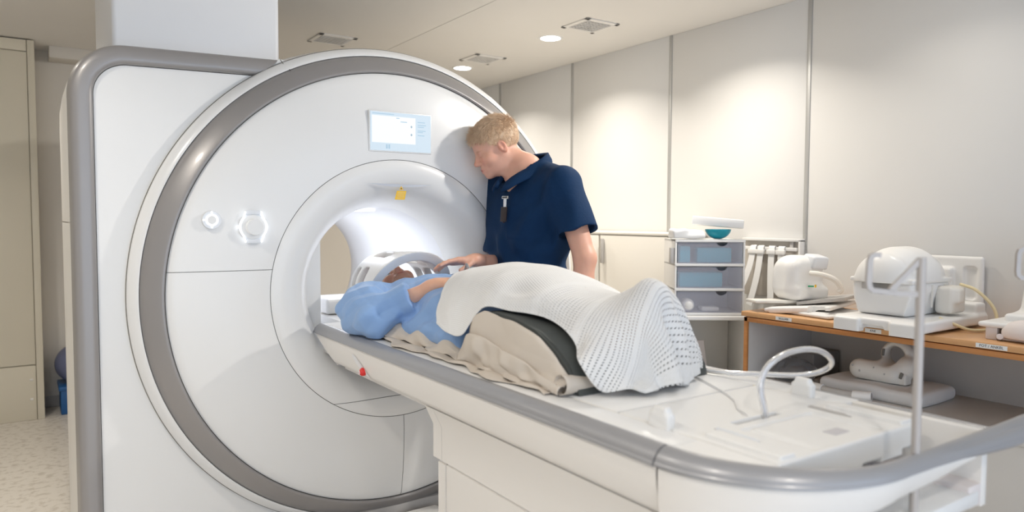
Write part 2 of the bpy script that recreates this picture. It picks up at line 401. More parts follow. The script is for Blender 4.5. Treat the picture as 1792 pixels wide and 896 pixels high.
# ceiling air diffusers
def vent(x, y, label):
    t = thing('ceiling_vent', label, 'air vent', (x, y, CEIL), 'square ceiling air vents'); h = .125
    bm = bmesh.new()
    for sx, sy, a, b_ in ((0, 1, h, .014), (0, -1, h, .014), (1, 0, .014, h), (-1, 0, .014, h)):
        bbox(bm, (sx * (h - .014) - a, sy * (h - .014) - b_, -.008), (sx * (h - .014) + a, sy * (h - .014) + b_, 0), .002, 1)
    from_bm('frame', bm, 'ceiling_paint', t)
    box('backing', (-h + .01, -h + .01, -.0025), (h - .01, h - .01, -.0005), 'vent_shade', t, bev=0)
    for k in range(8):
        yy = -h + .036 + k * (2 * h - .072) / 7
        obox('slat', (2 * h - .05, .020, .003), T(0, yy, -.004) @ RX(.5), 'ceiling_paint', t, bev=0)
    for k in range(8):
        xx = -h + .036 + k * (2 * h - .072) / 7
        obox('slat', (.003, 2 * h - .05, .006), T(xx, 0, -.004), 'ceiling_paint', t, bev=0)
vent(1.51, .52, 'square white ceiling vent with grille nearest the viewer, right of the downlights')
vent(1.46, 1.66, 'small-looking square ceiling vent between the two lit downlights')
vent(.36, 1.74, 'square ceiling vent close to the white duct above the scanner')

# ================================================================ SCANNER
sc = thing('mri_scanner', 'large white ring-faced scanner with grey bands and a round bore', 'scanner', (0, 0, 0))
# front face: lathed cover, divided by fine joints
pface = [(.5508, -.028), (.60, -.031), (.70, -.028), (.80, -.018), (.88, -.005), (.905, .002), (.914, .010)]
ZS = 1.152
bm = lathe_bm(pface, 200); cut(bm, (0, 0, ZS + .0011), (0, 0, -1)); from_bm('upper_face_panel', bm, 'scanner_white', sc, angle=60)
bm = lathe_bm(pface, 200); cut(bm, (0, 0, ZS - .0011), (0, 0, 1)); cut(bm, (.0130, 0, 0), (1, 0, 0)); o = from_bm('lower_face_panel', bm, 'scanner_white', sc, angle=60)
bm = lathe_bm(pface, 200); cut(bm, (0, 0, ZS - .0011), (0, 0, 1)); cut(bm, (.0151, 0, 0), (-1, 0, 0)); from_bm('lower_face_panel', bm, 'scanner_white', sc, angle=60)
bm = lathe_bm([(.40, .03), (.53, -.018), (.60, -.022), (.70, -.020), (.80, -.010), (.88, .003), (.93, .02)], 120); from_bm('face_backing', bm, 'gap_dark', sc)
# flared bore rim, split by a low joint
prim = [(.5485, -.0275), (.53, -.034), (.50, -.037), (.46, -.028), (.425, -.006), (.395, .035), (.372, .09), (.358, .15), (.352, .20)]
prof = catmull([(a, b_, 0) for a, b_ in prim], 4); prof = [(p[0], p[1]) for p in prof]
bm = lathe_bm(prof, 200); cut(bm, (0, 0, .5911), (0, 0, -1)); from_bm('bore_rim', bm, 'scanner_white', sc, angle=60)
bm = lathe_bm(prof, 200); cut(bm, (0, 0, .5889), (0, 0, 1)); from_bm('lower_rim_panel', bm, 'scanner_white', sc, angle=60)
bm = lathe_bm([(.352, .20), (.35, .3), (.35, 1.30), (.37, 1.45), (.43, 1.62)], 120); from_bm('bore_liner', bm, 'bore_white', sc, angle=60)
bm = bmesh.new(); bbox(bm, (-.05, .35, 1.386), (.05, 1.15, 1.392), .001, 1); from_bm('bore_light', bm, 'white_glow', sc)
ld = bpy.data.lights.new('bore_lamp', 'AREA'); ld.shape = 'RECTANGLE'; ld.size = .12; ld.size_y = .8; ld.energy = 2.1; ld.color = (.88, .92, 1)
lo = bpy.data.objects.new('bore_lamp', ld); COL.objects.link(lo); lo.parent = sc; lo.location = (0, .75, 1.38)
# grey ring band and white outer bevel
pg = catmull([(.9165, .008, 0), (.920, -.001, 0), (.930, .001, 0), (.955, .018, 0), (.980, .040, 0), (.9930, .060, 0)], 4)
from_bm('ring_band', lathe_bm([(p[0], p[1]) for p in pg], 220), 'scanner_grey', sc, angle=60)
pb = catmull([(.9940, .059, 0), (.997, .056, 0), (1.012, .066, 0), (1.028, .086, 0), (1.031, .10, 0)], 3)
from_bm('ring_bevel', lathe_bm([(p[0], p[1]) for p in pb], 220), 'scanner_white', sc, angle=60)
from_bm('joint_ring', lathe_bm([(1.029, .099), (1.0335, .0995), (1.0335, .106), (1.027, .112)], 220), 'gap_dark', sc)
from_bm('magnet_body', lathe_bm([(1.030, .10), (1.033, .115), (1.05, .22), (1.068, .45), (1.068, 1.40), (1.02, 1.54), (.80, 1.60), (.43, 1.62)], 160), 'scanner_side', sc, angle=40)
# squared block on the left side
def outline(off, dz=0):
    P = []; x0, zt, r = -1.19, 1.973, .185
    for z in np.linspace(.0, zt - r, 14): P.append((x0, z, 1, 0))
    for k in range(1, 25):
        a = PI - k * (PI / 2) / 25; P.append((x0 + r + r * math.cos(a), zt - r + r * math.sin(a), -math.cos(a), -math.sin(a)))
    for k in range(0, 13): t = k / 12; P.append((x0 + r + t * (-.465 - x0 - r), zt + t * .016, 0, -1))
    return [(x + nx * off, z + nz * off) for x, z, nx, nz in P]
prof = [(-.006, .16), (0, .126), (.004, .114), (.012, .106), (.030, .100), (.050, .099), (.064, .101), (.069, .107), (.071, .116)]
rows = [[(x, y, z) for x, z in outline(off)] for off, y in prof]
n = len(rows[0])
for k in range(len(rows)):   # oblique end cut where the band meets the ring
    x, y, z = rows[k][-1]; rows[k][-1] = (x - prof[k][0] * .95, y, z)
from_py('side_block_band', [p for r in rows for p in r], grid_faces(len(rows), n), 'scanner_grey', sc, angle=60)
inner = outline(.073); y = .118
poly = [(x, y, z) for x, z in inner]; poly += [(-.30, y, 1.75), (-.30, y, 0.02)]
from_py('side_block_panel', poly, [tuple(range(len(poly)))], 'scanner_white', sc, smooth=False)
gp = outline(.0715); poly = [(x, y + .006, z) for x, z in gp] + [(-.30, y + .006, 1.8), (-.30, y + .006, 0.01)]
from_py('block_joint', poly, [tuple(range(len(poly)))], 'gap_dark', sc, smooth=False)
o0 = outline(-.008); sh = []
for yy, off in ((.162, -.006), (.20, -.005), (.34, -.007), (.55, -.007), (.9, 0.0), (1.45, 0.02), (1.58, 0.05)): sh.append([(x, yy, max(z, .02)) for x, z in outline(off)])
sh2 = [r for r in sh]
V = [p for r in sh for p in r]; nb = len(sh)
F = grid_faces(nb, n); 
bm = bmesh.new(); vs_ = [bm.verts.new(v) for v in V]
for f in F: bm.faces.new([vs_[i] for i in f])
bm2 = bm.copy()
cut(bm, (0, 0, 1.334), (0, 0, -1)); from_bm('side_cover', bm, 'scanner_side', sc, angle=50)
cut(bm2, (0, 0, 1.330), (0, 0, 1)); from_bm('side_cover', bm2, 'scanner_side', sc, angle=50)
from_py('shoulder_gusset', [(-.53, .112, 1.936), (-.462, .112, 1.992), (-.435, .115, 1.985), (-.40, .11, 1.985), (-.42, .10, 1.93), (-.53, .10, 1.90)], [(0, 1, 2, 3, 4, 5)], 'scanner_white', sc, smooth=False)
tj = tube('bevel_joint', [(-.462, .105, 1.988), (-.452, .072, 1.958), (-.436, .052, 1.938)], .0016, 'gap_dark', sc, n=6)
# plinth, dock
box('base_plinth', (-.62, .02, 0), (.62, 1.5, .09), 'plastic_grey', sc, bev=.01)
# display
obox('display_bezel', (.292, .008, .172), T(.004, -.0300, 1.716), 'scanner_white', sc, bev=.003)
MATS['screen_base'] = None; emis('screen_base', (.74, .88, 1), .50); emis('screen_light', (.92, .97, 1), .58); emis('screen_ink', (.30, .50, .66), .40); emis('screen_mid', (.52, .74, .92), .46)
scr = obox('display_screen', (.280, .004, .160), T(.004, -.0340, 1.716), 'screen_base', sc, bev=0)
def sq(name, x0, x1, z0, z1, m, parent=scr, y=-0.0370): return box(name, (x0, y, z0), (x1, y + .0008, z1), m, parent, bev=0)
sq('screen_panel', -.130, .070, 1.668, 1.780, 'screen_light'); sq('screen_panel', .076, .138, 1.645, 1.772, 'screen_base', y=-0.0371)
for i, (x0, x1, z) in enumerate(((-.128, -.03, 1.788), (.08, .115, 1.764), (.08, .12, 1.752), (.08, .110, 1.744), (.08, .118, 1.728), (.08, .105, 1.722), (.08, .112, 1.708), (-.02, -.005, 1.774), (.0, .03, 1.760))):
    sq('screen_line', x0, x1, z - .002, z + .0015, 'screen_mid', y=-0.0375)
for z in (1.742, 1.708): 
    sq('screen_marker', .049, .052, z - .005, z + .005, 'screen_ink', y=-0.0375); sq('screen_marker', .046, .055, z - .0012, z + .0012, 'screen_ink', y=-0.0377)
for x in (-.063, -.052): sq('screen_button', x - .004, x + .003, 1.644, 1.662, 'screen_mid', y=-0.0375)
for x in (-.088, -.02, .01, .04): sq('screen_button', x - .004, x + .004, 1.648, 1.654, 'screen_base', y=-0.0375)
# laser slot with warning labels
V = []; F = []
for k in range(25):
    t = k / 24; x = -.155 + .31 * t; d = .013 * (1 - (2 * t - 1) ** 2) ** 1.2
    V += [(x, -.0372, 1.497), (x, -.0385, 1.497 - d)]
F = [(2 * k, 2 * k + 2, 2 * k + 3, 2 * k + 1) for k in range(24)]
mat('slot_shade', (.55, .58, .64), .4)
from_py('laser_slot', V, F, 'slot_shade', sc, smooth=False)
wl_ = from_py('warning_label', [(-.030, -.040, 1.4315), (.016, -.040, 1.4315), (.024, -.0405, 1.4685), (-.020, -.0405, 1.4685)], [(0, 1, 2, 3)], 'yellow', sc, smooth=False)
for k in range(5): from_py('warning_line', [(-.022 + .0016 * k, -.0407, 1.4375 + .006 * k), (.010 + .0016 * k, -.0407, 1.4375 + .006 * k), (.0105 + .0016 * k, -.0409, 1.439 + .006 * k), (-.0215 + .0016 * k, -.0409, 1.439 + .006 * k)], [(0, 1, 2, 3)], 'hose_cream', wl_, smooth=False)
tr = from_py('warning_triangle', [(-.0095, -.0405, 1.473), (.0105, -.0405, 1.473), (.0005, -.0408, 1.4895)], [(0, 1, 2)], 'yellow', sc, smooth=False)
bm = bmesh.new(); bmesh.ops.create_circle(bm, cap_ends=True, segments=12, radius=.0032, matrix=T(.0005, -.0412, 1.4785) @ RX(PI / 2)); from_bm('warning_symbol', bm, 'ink', tr, smooth=False)
# control knobs
def disc(name, x, z, r, y0, y1, m, parent, n=40, hole=0):
    bm = bmesh.new(); pr_ = [(hole, y0), (r * .97, y0), (r, y0 + min(.002, abs(y1 - y0) * .4)), (r, y1)] if not hole else [(hole, y1), (hole, y0), (r, y0), (r, y1)]
    vs_ = [[bm.verts.new((x + a * math.cos(2 * PI * k / n), b_, z + a * math.sin(2 * PI * k / n))) for a, b_ in pr_] for k in range(n)]
    for k in range(n):
        for j in range(len(pr_) - 1): bm.faces.new((vs_[k][j], vs_[(k + 1) % n][j], vs_[(k + 1) % n][j + 1], vs_[k][j + 1]))
    bmesh.ops.remove_doubles(bm, verts=bm.verts, dist=1e-6); return from_bm(name, bm, m, parent)
mat('button_plate', (.80, .82, .85), .3)
k1 = disc('small_control_button', -.758, 1.343, .034, -.028, -.005, 'button_plate', sc); disc('glow_ring', -.758, 1.343, .0215, -.031, -.02, 'white_glow', k1, hole=.0165); disc('button_cap', -.758, 1.343, .016, -.031, -.02, 'scanner_white', k1)
for dx, dz in ((-.028, 0), (0, -.026), (0, .028)): disc('indicator', -.758 + dx, 1.343 + dz, .0035, -.0292, -.02, 'white_glow', k1, n=12)
k2 = disc('large_control_knob', -.612, 1.317, .054, -.036, -.012, 'button_plate', sc); disc('knob_plate', -.612, 1.317, .046, -.038, -.02, 'scanner_white', k2)
disc('knob_cap', -.610, 1.317, .031, -.062, -.03, 'scanner_white', k2)
for s in (-1, 1):
    pts = []
    for k in range(17):
        t = -1 + k / 8; pts.append((-.612 + s * (.028 + .023 * math.exp(-(t * 1.6) ** 2)), -.0395, 1.317 + .058 * t))
    V, F = tubegeo(catmull(pts, 2), .0026, 6); from_py('glow_bracket', V, F, 'white_glow', k2)
for z in (1.372, 1.262): obox('knob_arrow_plate', (.052, .004, .016), T(-.612, -.0365, z), 'button_plate', k2, bev=.0015)
disc('indicator', -.668, 1.317, .005, -.0365, -.03, 'white_glow', k2, n=12)
# duct from ceiling to scanner top
du = box('service_duct', (-1.03, .37, 1.9), (-.385, 1.1, CEIL), 'duct_white', None, bev=.018, seg=4)
tag(du, 'broad white boxed duct rising from the scanner top to the ceiling', 'duct')

# ================================================================ TABLE
tb = thing('patient_table', 'long white patient table with grey rails leading into the scanner bore', 'table', (0, -1.1, 0))
TB = Vector((0, -1.1, 0))
def tp(o):       # parent a world-space mesh to the table
    o.parent = tb; o.matrix_parent_inverse = Matrix.Translation(-TB); return o
sec = [(-.022, .0185), (-.017, .0205), (-.008, .0195), (.004, .0135), (.013, .004), (.0175, -.005), (.0182, -.0075), (.0205, -.009), (.0212, -.0135), (.0165, -.0165), (-.022, -.0165)]
def railpath(sx, y0, y1, n): return [(sx * -.34, y, .9) for y in np.linspace(y0, y1, n)]
def ssec(sx): return [(a * 1, b_) for a, b_ in sec] if sx > 0 else [(-a, b_) for a, b_ in sec][::-1]
AN = (-.022, .0185)
V, F = sweep(railpath(1, .035, -1.888, 20), sec, scale=[1.02] * 20, anchor=AN); tp(from_py('side_rail', V, F, 'rail_grey', angle=50))
arc = [(-.34, -1.892, .9)] + [(-.04 + .30 * math.cos(a), -1.90 + .30 * math.sin(a), .9) for a in np.linspace(PI, 1.5 * PI, 24)] + [(.05, -2.2, .9), (.2, -2.2, .9), (.36, -2.201, .902), (.52, -2.206, .908), (.68, -2.21, .914), (.75, -2.21, .914)]
asc = list(np.interp(range(25), [0, 10, 24], [1.0, .88, .66])) + [.68, .78, .98, 1.10, 1.15, 1.15]
V, F = sweep(arc, sec, scale=asc, anchor=AN); tp(from_py('corner_rail', V, F, 'rail_grey', angle=50))
V, F = sweep(railpath(-1, .035, -2.19, 20), ssec(-1)); tp(from_py('side_rail', V, F, 'rail_grey', angle=50))
hp = catmull([(.03, -2.192, .906), (.12, -2.194, .902), (.22, -2.197, .898), (.36, -2.201, .896), (.52, -2.206, .900), (.68, -2.21, .906), (.74, -2.21, .906)], 6)
V, F = tubegeo(hp, list(np.interp(range(len(hp)), [0, 8, 18, 36], [.007, .012, .020, .0225])), 24); tp(from_py('end_handle', V, F, 'rail_grey', angle=60))
# outer shell: follows the rail, bottom edge rises round the corner
def shell(path, botz, inset0, inset1, slant=None, topz=None):
    rows = []
    for i, (x, y) in enumerate(path):
        j0, j1 = max(i - 1, 0), min(i + 1, len(path) - 1); t = Vector((path[j1][0] - path[j0][0], path[j1][1] - path[j0][1])).normalized(); o = Vector((t.y, -t.x))
        if path[0][0] > 0 and slant is not None and False: o = -o
        zb = botz[i]; r = []; zt_ = .882 if topz is None else topz[i]
        for k in range(9):
            s = k / 8; z = zt_ + (zb - zt_) * s; off = (.014 if topz is None else min(.014, .014 - (zt_ - .882) * .75)) - .022 * s ** 2 if s < .99 else -.03
            yy = y - (slant[i] * s if slant is not None else 0)
            r.append((x + o.x * off, yy + o.y * off, z))
        r.append((r[-1][0] - o.x * .05, r[-1][1] - o.y * .05, zb + .01))
        rows.append(r)
    return [p for r in rows for p in r], grid_faces(len(rows), 10)
ys = np.concatenate([[.03], np.linspace(-.02, -1.892, 24)])
path = [(-.34, y) for y in ys]; sl = [max(0, .20 * (1 - (.03 - y) / .55)) for y in ys]
V, F = shell(path, [.775] * len(ys), 0, 0, sl); o = from_py('side_panel', V, F, 'table_beige', angle=70); tp(o)
m_ = bpy.data.objects.new('side_panel', o.data.copy()); COL.objects.link(m_); m_.data.transform(Matrix.Scale(-1, 4, (1, 0, 0))); m_.data.flip_normals(); tp(m_)
path = [(-.34, y) for y in np.linspace(-1.8965, -1.9, 2)] + [(-.04 + .30 * math.cos(a), -1.90 + .30 * math.sin(a)) for a in np.linspace(PI, 1.5 * PI, 24)] + [(.03, -2.2), (.09, -2.2), (.14, -2.2), (.20, -2.202)]
bz = [.70] * 2 + list(np.interp(np.linspace(0, 1, 24), [0, .25, .6, 1], [.70, .735, .81, .842])) + [.846, .85, .858, .872]
tz = [.882] * 2 + list(np.interp(range(24), [0, 10, 23], [.882, .888, .898])) + [.898, .896, .893, .890]
V, F = shell(path, bz, 0, 0, topz=tz); o = from_py('end_panel', V, F, 'table_beige', angle=70); tp(o)
m_ = bpy.data.objects.new('front_cap', bpy.data.meshes.new('front_cap')); bpy.data.objects.remove(m_)
tp(from_py('front_cap', [(-.35, .032, .90), (.35, .032, .90), (.335, -.165, .78), (-.335, -.165, .78)], [(0, 1, 2, 3)], 'table_beige', smooth=False))
tp(box('under_tray', (-.31, -2.0, .765), (.31, -.18, .785), 'table_beige', bev=.004))
# fixed white top strips either side of the sliding tabletop
for s in (-1, 1):
    a, b_ = sorted((s * .2465, s * .322))
    tp(box('top_strip', (a, -1.90, .80), (b_, .03, .9195), 'table_white', bev=.003))
    tp(box('trough_wall', (s * .300 - .012, -2.185, .76), (s * .300 + .012, -1.9, .9195) if s > 0 else (s * .300 + .012, -1.9, .78), 'table_beige' if s > 0 else 'table_beige', bev=.003))
bm = bmesh.new()   # white deck between corner rail and tabletop
arcin = [(-.3185, -1.90)] + [(-.04 + .279 * math.cos(a), -1.90 + .279 * math.sin(a)) for a in np.linspace(PI, 1.5 * PI, 40)]
arcin = [q for q in arcin if q[0] < -.2465]
poly = [(x, y, .9185) for x, y in arcin] + [(-.2465, arcin[-1][1] + .002, .9185), (-.2465, -1.90, .9185)]
tp(from_py('corner_deck', poly, [tuple(range(len(poly)))], 'table_white', smooth=False))
tp(box('inner_carriage', (-.22, -2.19, .77), (.27, -1.95, .80), 'plastic_white', bev=.006))
tp(box('slide_bar', (.235, -2.185, .765), (.290, -1.5, .812), 'pink_white', bev=.005)); bt = disc('slide_stop_button', 0, 0, .011, -.003, .003, 'plastic_white', None, n=20); bt.data.transform(T(.2335, -2.13, .79) @ RZ(-PI / 2)); tp(bt)
# tabletop: long slab plus detailed foot end
tt = tp(box('tabletop', (-.2425, -1.66, .862), (.2425, 1.1, .9205), 'table_white', bev=.006))
def fe(P):
    d = sd_box(P, (0, -1.8725, .89), (.2425, .2085, .0305), .006)
    d = np.maximum(d, -sd_box(P, (-.025, -1.868, .93), (.078, .010, .03), .004))           # cable slot
    # U-shaped recess
    q = P[..., :2] - np.array([0., -2.0], P.dtype); x = np.abs(q[..., 0]) ; yy = q[..., 1]
    rr = sd_box(P, (0, -1.985, .93), (.128, .085, .016), .012); bul = sd_ell(P, (0, -1.90, .93), (.12, .02, .016))
    d = np.maximum(d, -rr)
    isl = sd_box(P, (.0, -2.005, .91), (.098, .095, .0095), .006); d = np.minimum(d, np.maximum(isl, sd_box(P, (0, -1.8725, .89), (.2425, .2085, .0305), .006)))
    for s in (-1, 1):
        d = np.minimum(d, sd_box(P, (s * .205, -1.985, .923), (.022, .088, .006), .004))    # raised grip strips
        d = np.maximum(d, -sd_box(P, (s * .160, -1.925, .926), (.007, .055, .010), .004))
    d = np.maximum(d, -sd_box(P, (.205, -2.085, .86), (.03, .03, .015), .001)); 
    return np.maximum(d, -sd_box(P, (.06, -2.085, .858), (.035, .03, .012), .001))
V, F = nets(fe, (-.255, -2.095, .85), (.255, -1.655, .94), .0026)
fast_mesh('tabletop_foot_end', V, F, 'table_white', tt, angle=38)
def tt_(o): o.parent = tt; return o
mat('label_grey', (.62, .60, .62), .6); tt_(box('rating_label', (.005, -2.035, .9196), (.055, -2.005, .9204), 'label_grey', bev=0))
for s in (-1, 1):
    pts = [(s * .160, -1.875, .9185), (s * .160, -1.93, .9185), (s * .158, -1.975, .9185)]
    V, F = tubegeo(catmull(pts, 3), [.0062] * 3 + [.0055] * 3 + [.003], 8); tt_(from_py('latch_pin', V, F, 'plastic_grey' if s > 0 else 'button_plate'))
    tt_(sdf('strap_clamp', lambda P: smin(sd_box(P, (s * .245, -1.80, .934), (.012, .028, .018), .006), sd_box(P, (s * .245, -1.80, .952), (.010, .020, .012), .006), .008) + vnoise(P, 120, 3) * .0008, (s * .245 - .03, -1.85, .90), (s * .245 + .03, -1.75, .98), .0028, 'plastic_white'))
# groove beside the tabletop
for s in (-1, 1): tp(box('slide_groove', (s * .2445 - .0022, -2.0, .86), (s * .2445 + .0022, 0, .9165), 'hose_cream', bev=0))
# stop button in an almond shaped plate
def panel_x(z): q = min(max((.882 - z) / .107, 0), 1); return -.34 - (.014 - .022 * q * q)
V = []
for k in range(36):
    a = 2 * PI * k / 36; u = math.cos(a); v = math.sin(a) * .0135 * (1 - .2 * u); y = -.436 - .066 * u + v * .45; z = .822 - .033 * u - v * .9; V.append((panel_x(z) - .0022, y, z))
pl = tp(from_py('stop_button_plate', V, [tuple(range(36))], 'duct_white', smooth=False))
if True:
    sb = sdf('stop_button', lambda P: smin(sd_ell(P, (-.346, -.452, .807), (.013, .017, .0150)), sd_ell(P, (-.352, -.458, .806), (.012, .011, .012)), .006), (-.40, -.50, .77), (-.33, -.42, .84), .0018, 'red'); tp(sb)
    bm = bmesh.new(); bmesh.ops.create_circle(bm, segments=24, radius=.008, cap_ends=False); bm.free()
    V, F = tubegeo([(-.3640, -.458 + .0055 * math.cos(a), .806 + .0055 * math.sin(a)) for a in np.linspace(0, 2 * PI, 20, endpoint=False)], .0013, 6, True); tp(from_py('stop_button_mark', V, F, 'plastic_white'))
# telescopic pedestal covers
def cover(name, y0, y1, prof_, bev):
    bm = bmesh.new(); n = len(prof_)
    a_ = [bm.verts.new((x, y0, z)) for x, z in prof_]; b2 = [bm.verts.new((x, y1, z)) for x, z in prof_]
    for k in range(n): bm.faces.new((a_[k], a_[(k + 1) % n], b2[(k + 1) % n], b2[k]))
    bm.faces.new(a_[::-1]); bm.faces.new(b2)
    if bev: bmesh.ops.bevel(bm, geom=list(bm.edges), offset=bev, segments=2, affect='EDGES')
    tp(from_bm(name, bm, 'table_beige', angle=50))
for i, (z0, z1, yf) in enumerate(((.621, .782, -.905), (.392, .617, -.930), (.165, .388, -.955), (.0, .161, -.98))):
    xx = .306 - .0015 * i
    pf = [(-xx, z0), (xx, z0), (xx, .722), (.334, .782), (-.334, .782), (-xx, .722)] if i == 0 else [(-xx, z0), (xx, z0), (xx, z1), (-xx, z1)]
    cover('pedestal_nose', yf - .052, yf, pf, .005 if i else 0); cover('pedestal_cover', -2.02, yf - .0545, pf, .003 if i else 0)
tp(box('pedestal_core', (-.29, -2.0, 0.0), (.29, -1.0, .77), 'gap_dark', bev=0))
tp(box('dock_ramp', (-.19, -.93, 0), (.19, .0, .062), 'plastic_white', bev=.02, seg=4))
# hose hooks on slim posts at the foot end
def hook(px_, py_, sgn, label):
    V, F = tubegeo([(px_, py_, .55), (px_, py_, 1.283)], .0080, 16); p = tp(from_py('hook_post', V, F, 'post_grey'))
    flat = [(-.0075, -.003), (.0075, -.003), (.0075, .003), (-.0075, .003)]
    d = np.array([-Rv.x * sgn, -Rv.y * sgn, 0])*1.0
    def at(u, z): return np.array([px_, py_, z]) + d * u
    for nm, pts in (('hook_arm', [at(0, 1.215), at(.045, 1.217), at(.0885, 1.222), at(.095, 1.228), at(.0965, 1.236), at(.0955, 1.276), at(.093, 1.284), at(.086, 1.2875), at(.076, 1.287)]), ('hook_brace', [at(.004, 1.278), at(.056, 1.222)])):
        V, F = sweep(pts, [(-.0048, -.004), (.0048, -.004), (.0048, .004), (-.0048, .004)], up=np.cross(d, [0, 0, 1.])); 
        o = from_py(nm, V, F, 'post_grey', angle=40); o.parent = p
hook(.030, -2.178, 1, ''); hook(.615, -2.195, 1, '')

# ================================================================ LEFT SIDE
cab = thing('tall_cabinet', 'tall cream cabinet with one long door, left of the scanner', 'cabinet', (-2.2, 2.87, 0))
def at_(o, p): o.parent = p; o.matrix_parent_inverse = Matrix.Translation(-p.location); return o
at_(box('carcass', (-3.2, 2.885, 0), (-1.245, 3.18, 2.505), 'cabinet_cream', bev=.003), cab)
at_(box('side_frame', (-1.285, 2.862, 0), (-1.245, 2.89, 2.505), 'cabinet_cream', bev=.003), cab)
at_(box('top_panel', (-3.2, 2.868, 2.432), (-1.288, 2.886, 2.505), 'cabinet_cream', bev=.003), cab)
d_ = at_(box('door', (-2.2, 2.868, .372), (-1.288, 2.886, 2.425), 'cabinet_cream', bev=.003), cab)
at_(box('door', (-3.2, 2.868, .372), (-2.206, 2.886, 2.425), 'cabinet_cream', bev=.003), cab)
at_(box('kick_panel', (-3.2, 2.868, .0), (-1.288, 2.886, .365), 'cabinet_cream', bev=.003), cab)
for z in (.27, .14): at_(box('screw_cover', (-1.325, 2.864, z - .008), (-1.305, 2.869, z + .008), 'plastic_cream', bev=.003), cab)
bb = thing('storage_bin', 'bright blue plastic box on the floor behind the scanner corner', 'box', (-1.0, 3.0, 0))
at_(box('tub', (-1.152, 2.90, .0), (-.85, 3.17, .19), 'blue_plastic', bev=.008), bb); at_(box('rim', (-1.162, 2.89, .165), (-.84, 3.18, .195), 'blue_plastic', bev=.006), bb)
bm = bmesh.new(); bmesh.ops.create_uvsphere(bm, u_segments=40, v_segments=24, radius=.135, matrix=T(-1.045, 3.03, .329)); bl = from_bm('exercise_ball', bm, 'blue_ball'); tag(bl, 'dull blue ball sitting on the blue box behind the scanner', 'ball')

# ================================================================ RIGHT SIDE: bench along the wall
XF = 1.54; YL = -.612; ZT = .912
be = thing('workbench', 'long wood-topped bench with an open grey shelf along the right wall', 'bench', (1.8, -1.6, 0))
def B(o): return at_(o, be)
B(box('worktop', (XF - .008, -3.6, ZT - .024), (XW - .004, YL + .012, ZT), 'beech', bev=.004))
B(box('front_edge_strip', (XF, -3.6, .862), (XF + .03, YL, .884), 'beech_edge', bev=.002))
B(box('side_panel', (XF + .012, YL - .018, 0), (XW - .004, YL, .886), 'laminate', bev=.002))
B(box('side_edge_strip', (XF, YL - .020, 0), (XF + .013, YL + .001, .884), 'beech_edge', bev=.002))
B(box('back_panel', (XW - .022, -3.6, .56), (XW - .004, YL - .018, .886), 'laminate', bev=.001))
B(box('shelf', (XF + .002, -3.6, .56), (XW - .02, YL - .018, .583), 'laminate', bev=.002))
B(box('front_panel', (XF + .016, -3.6, .06), (XF + .034, YL - .02, .557), 'laminate', bev=.002))
def label_strip(y0, y1, txt, sz):
    l = B(box('label_strip', (XF - .0095, y1, ZT - .0205), (XF - .0082, y0, ZT - .0045), 'paper_white', bev=0))
    t_ = text('label_text', txt, sz, T(XF - .0098, (y0 + y1) / 2, ZT - .0125) @ RZ(-PI / 2) @ RX(PI / 2), 'ink'); t_.parent = l
label_strip(-.795, -.878, 'SKULDER', .0125); label_strip(-1.222, -1.290, 'KNE', .0125); label_strip(-1.640, -1.742, 'FOT / ANKEL', .0135)

# --- shoulder coil on boards
b1 = sdf('coil_board', lambda P: np.maximum(smin(sd_box(P, (0, 0, 0), (.20, .155, .010), .008), sd_box(P, (-.17, .03, -.004), (.03, .10, .014), .008), .01), -sd_box(P, (-.20, -.09, 0), (.05, .035, .03), .01)), (-.24, -.18, -.03), (.24, .18, .03), .004, 'plastic_white', mw=T(1.80, -.80, .940) @ RZ(.25) @ RX(-.10))
tag(b1, 'flat white plastic board lying askew under the round white coil', 'board')
b2 = sdf('foam_pad', lambda P: sd_box(P, (0, 0, vnoise(P[..., :2].repeat(2, -1)[..., :3], 9, 4).mean() * .002), (.17, .13, .008), .007) + vnoise(P, 20, 2) * .002, (-.2, -.16, -.02), (.2, .16, .03), .005, 'cushion', mw=T(1.77, -.92, .922) @ RZ(-.15))
tag(b2, 'thin off-white pad under the flat white board', 'pad')
b3 = obox('coil_board', (.26, .22, .016), T(1.84, -.86, .975) @ RZ(.3) @ RX(-.16), 'plastic_grey', bev=.004); tag(b3, 'dark grey slab poking out behind the round white coil', 'board')
b4 = obox('coil_board', (.30, .13, .014), T(1.70, -.70, .960) @ RZ(-.55) @ RX(-.04), 'plastic_cream', bev=.005); tag(b4, 'cream board strip beneath the front of the round white coil', 'board')
shc = thing('shoulder_coil', 'round white cup-shaped coil with a short grey cable at the left bench end', 'coil', (1.78, -.74, 1.06))
def shf(P):   # barrel tilted, open at the far side
    d = sd_box(P, (0, 0, 0), (.100, .095, .112), .060)
    d = smax(d, sd_ell(P, (0, -.01, -.01), (.125, .15, .132)), .02)
    d = smax(d, -sd_cap(P, (.03, .16, 0), (.03, .0, 0), .075, .06), .01)
    d = smin(d, sd_box(P, (.02, -.055, -.065), (.085, .055, .033), .02), .03)
    return np.maximum(d, -P[..., 2] - .106)
MW = T(1.775, -.735, 1.072) @ RZ(-.35) @ RY(.05)
o = sdf('shell', shf, (-.17, -.2, -.13), (.17, .16, .17), .004, 'plastic_white', mw=MW); at_(o, shc)
at_(obox('front_cover', (.085, .085, .062), MW @ T(.045, -.070, .084) @ RX(.18), 'button_plate', bev=.012, seg=3), shc)
V, F = tubegeo(catmull([xf(MW, [p])[0] for p in ((-.02, -.125, .03), (0, -.175, .028), (.04, -.215, .01), (.07, -.23, -.03), (.06, -.225, -.05))], 6), .0125, 10); at_(from_py('cable', V, F, 'plastic_cream'), shc)
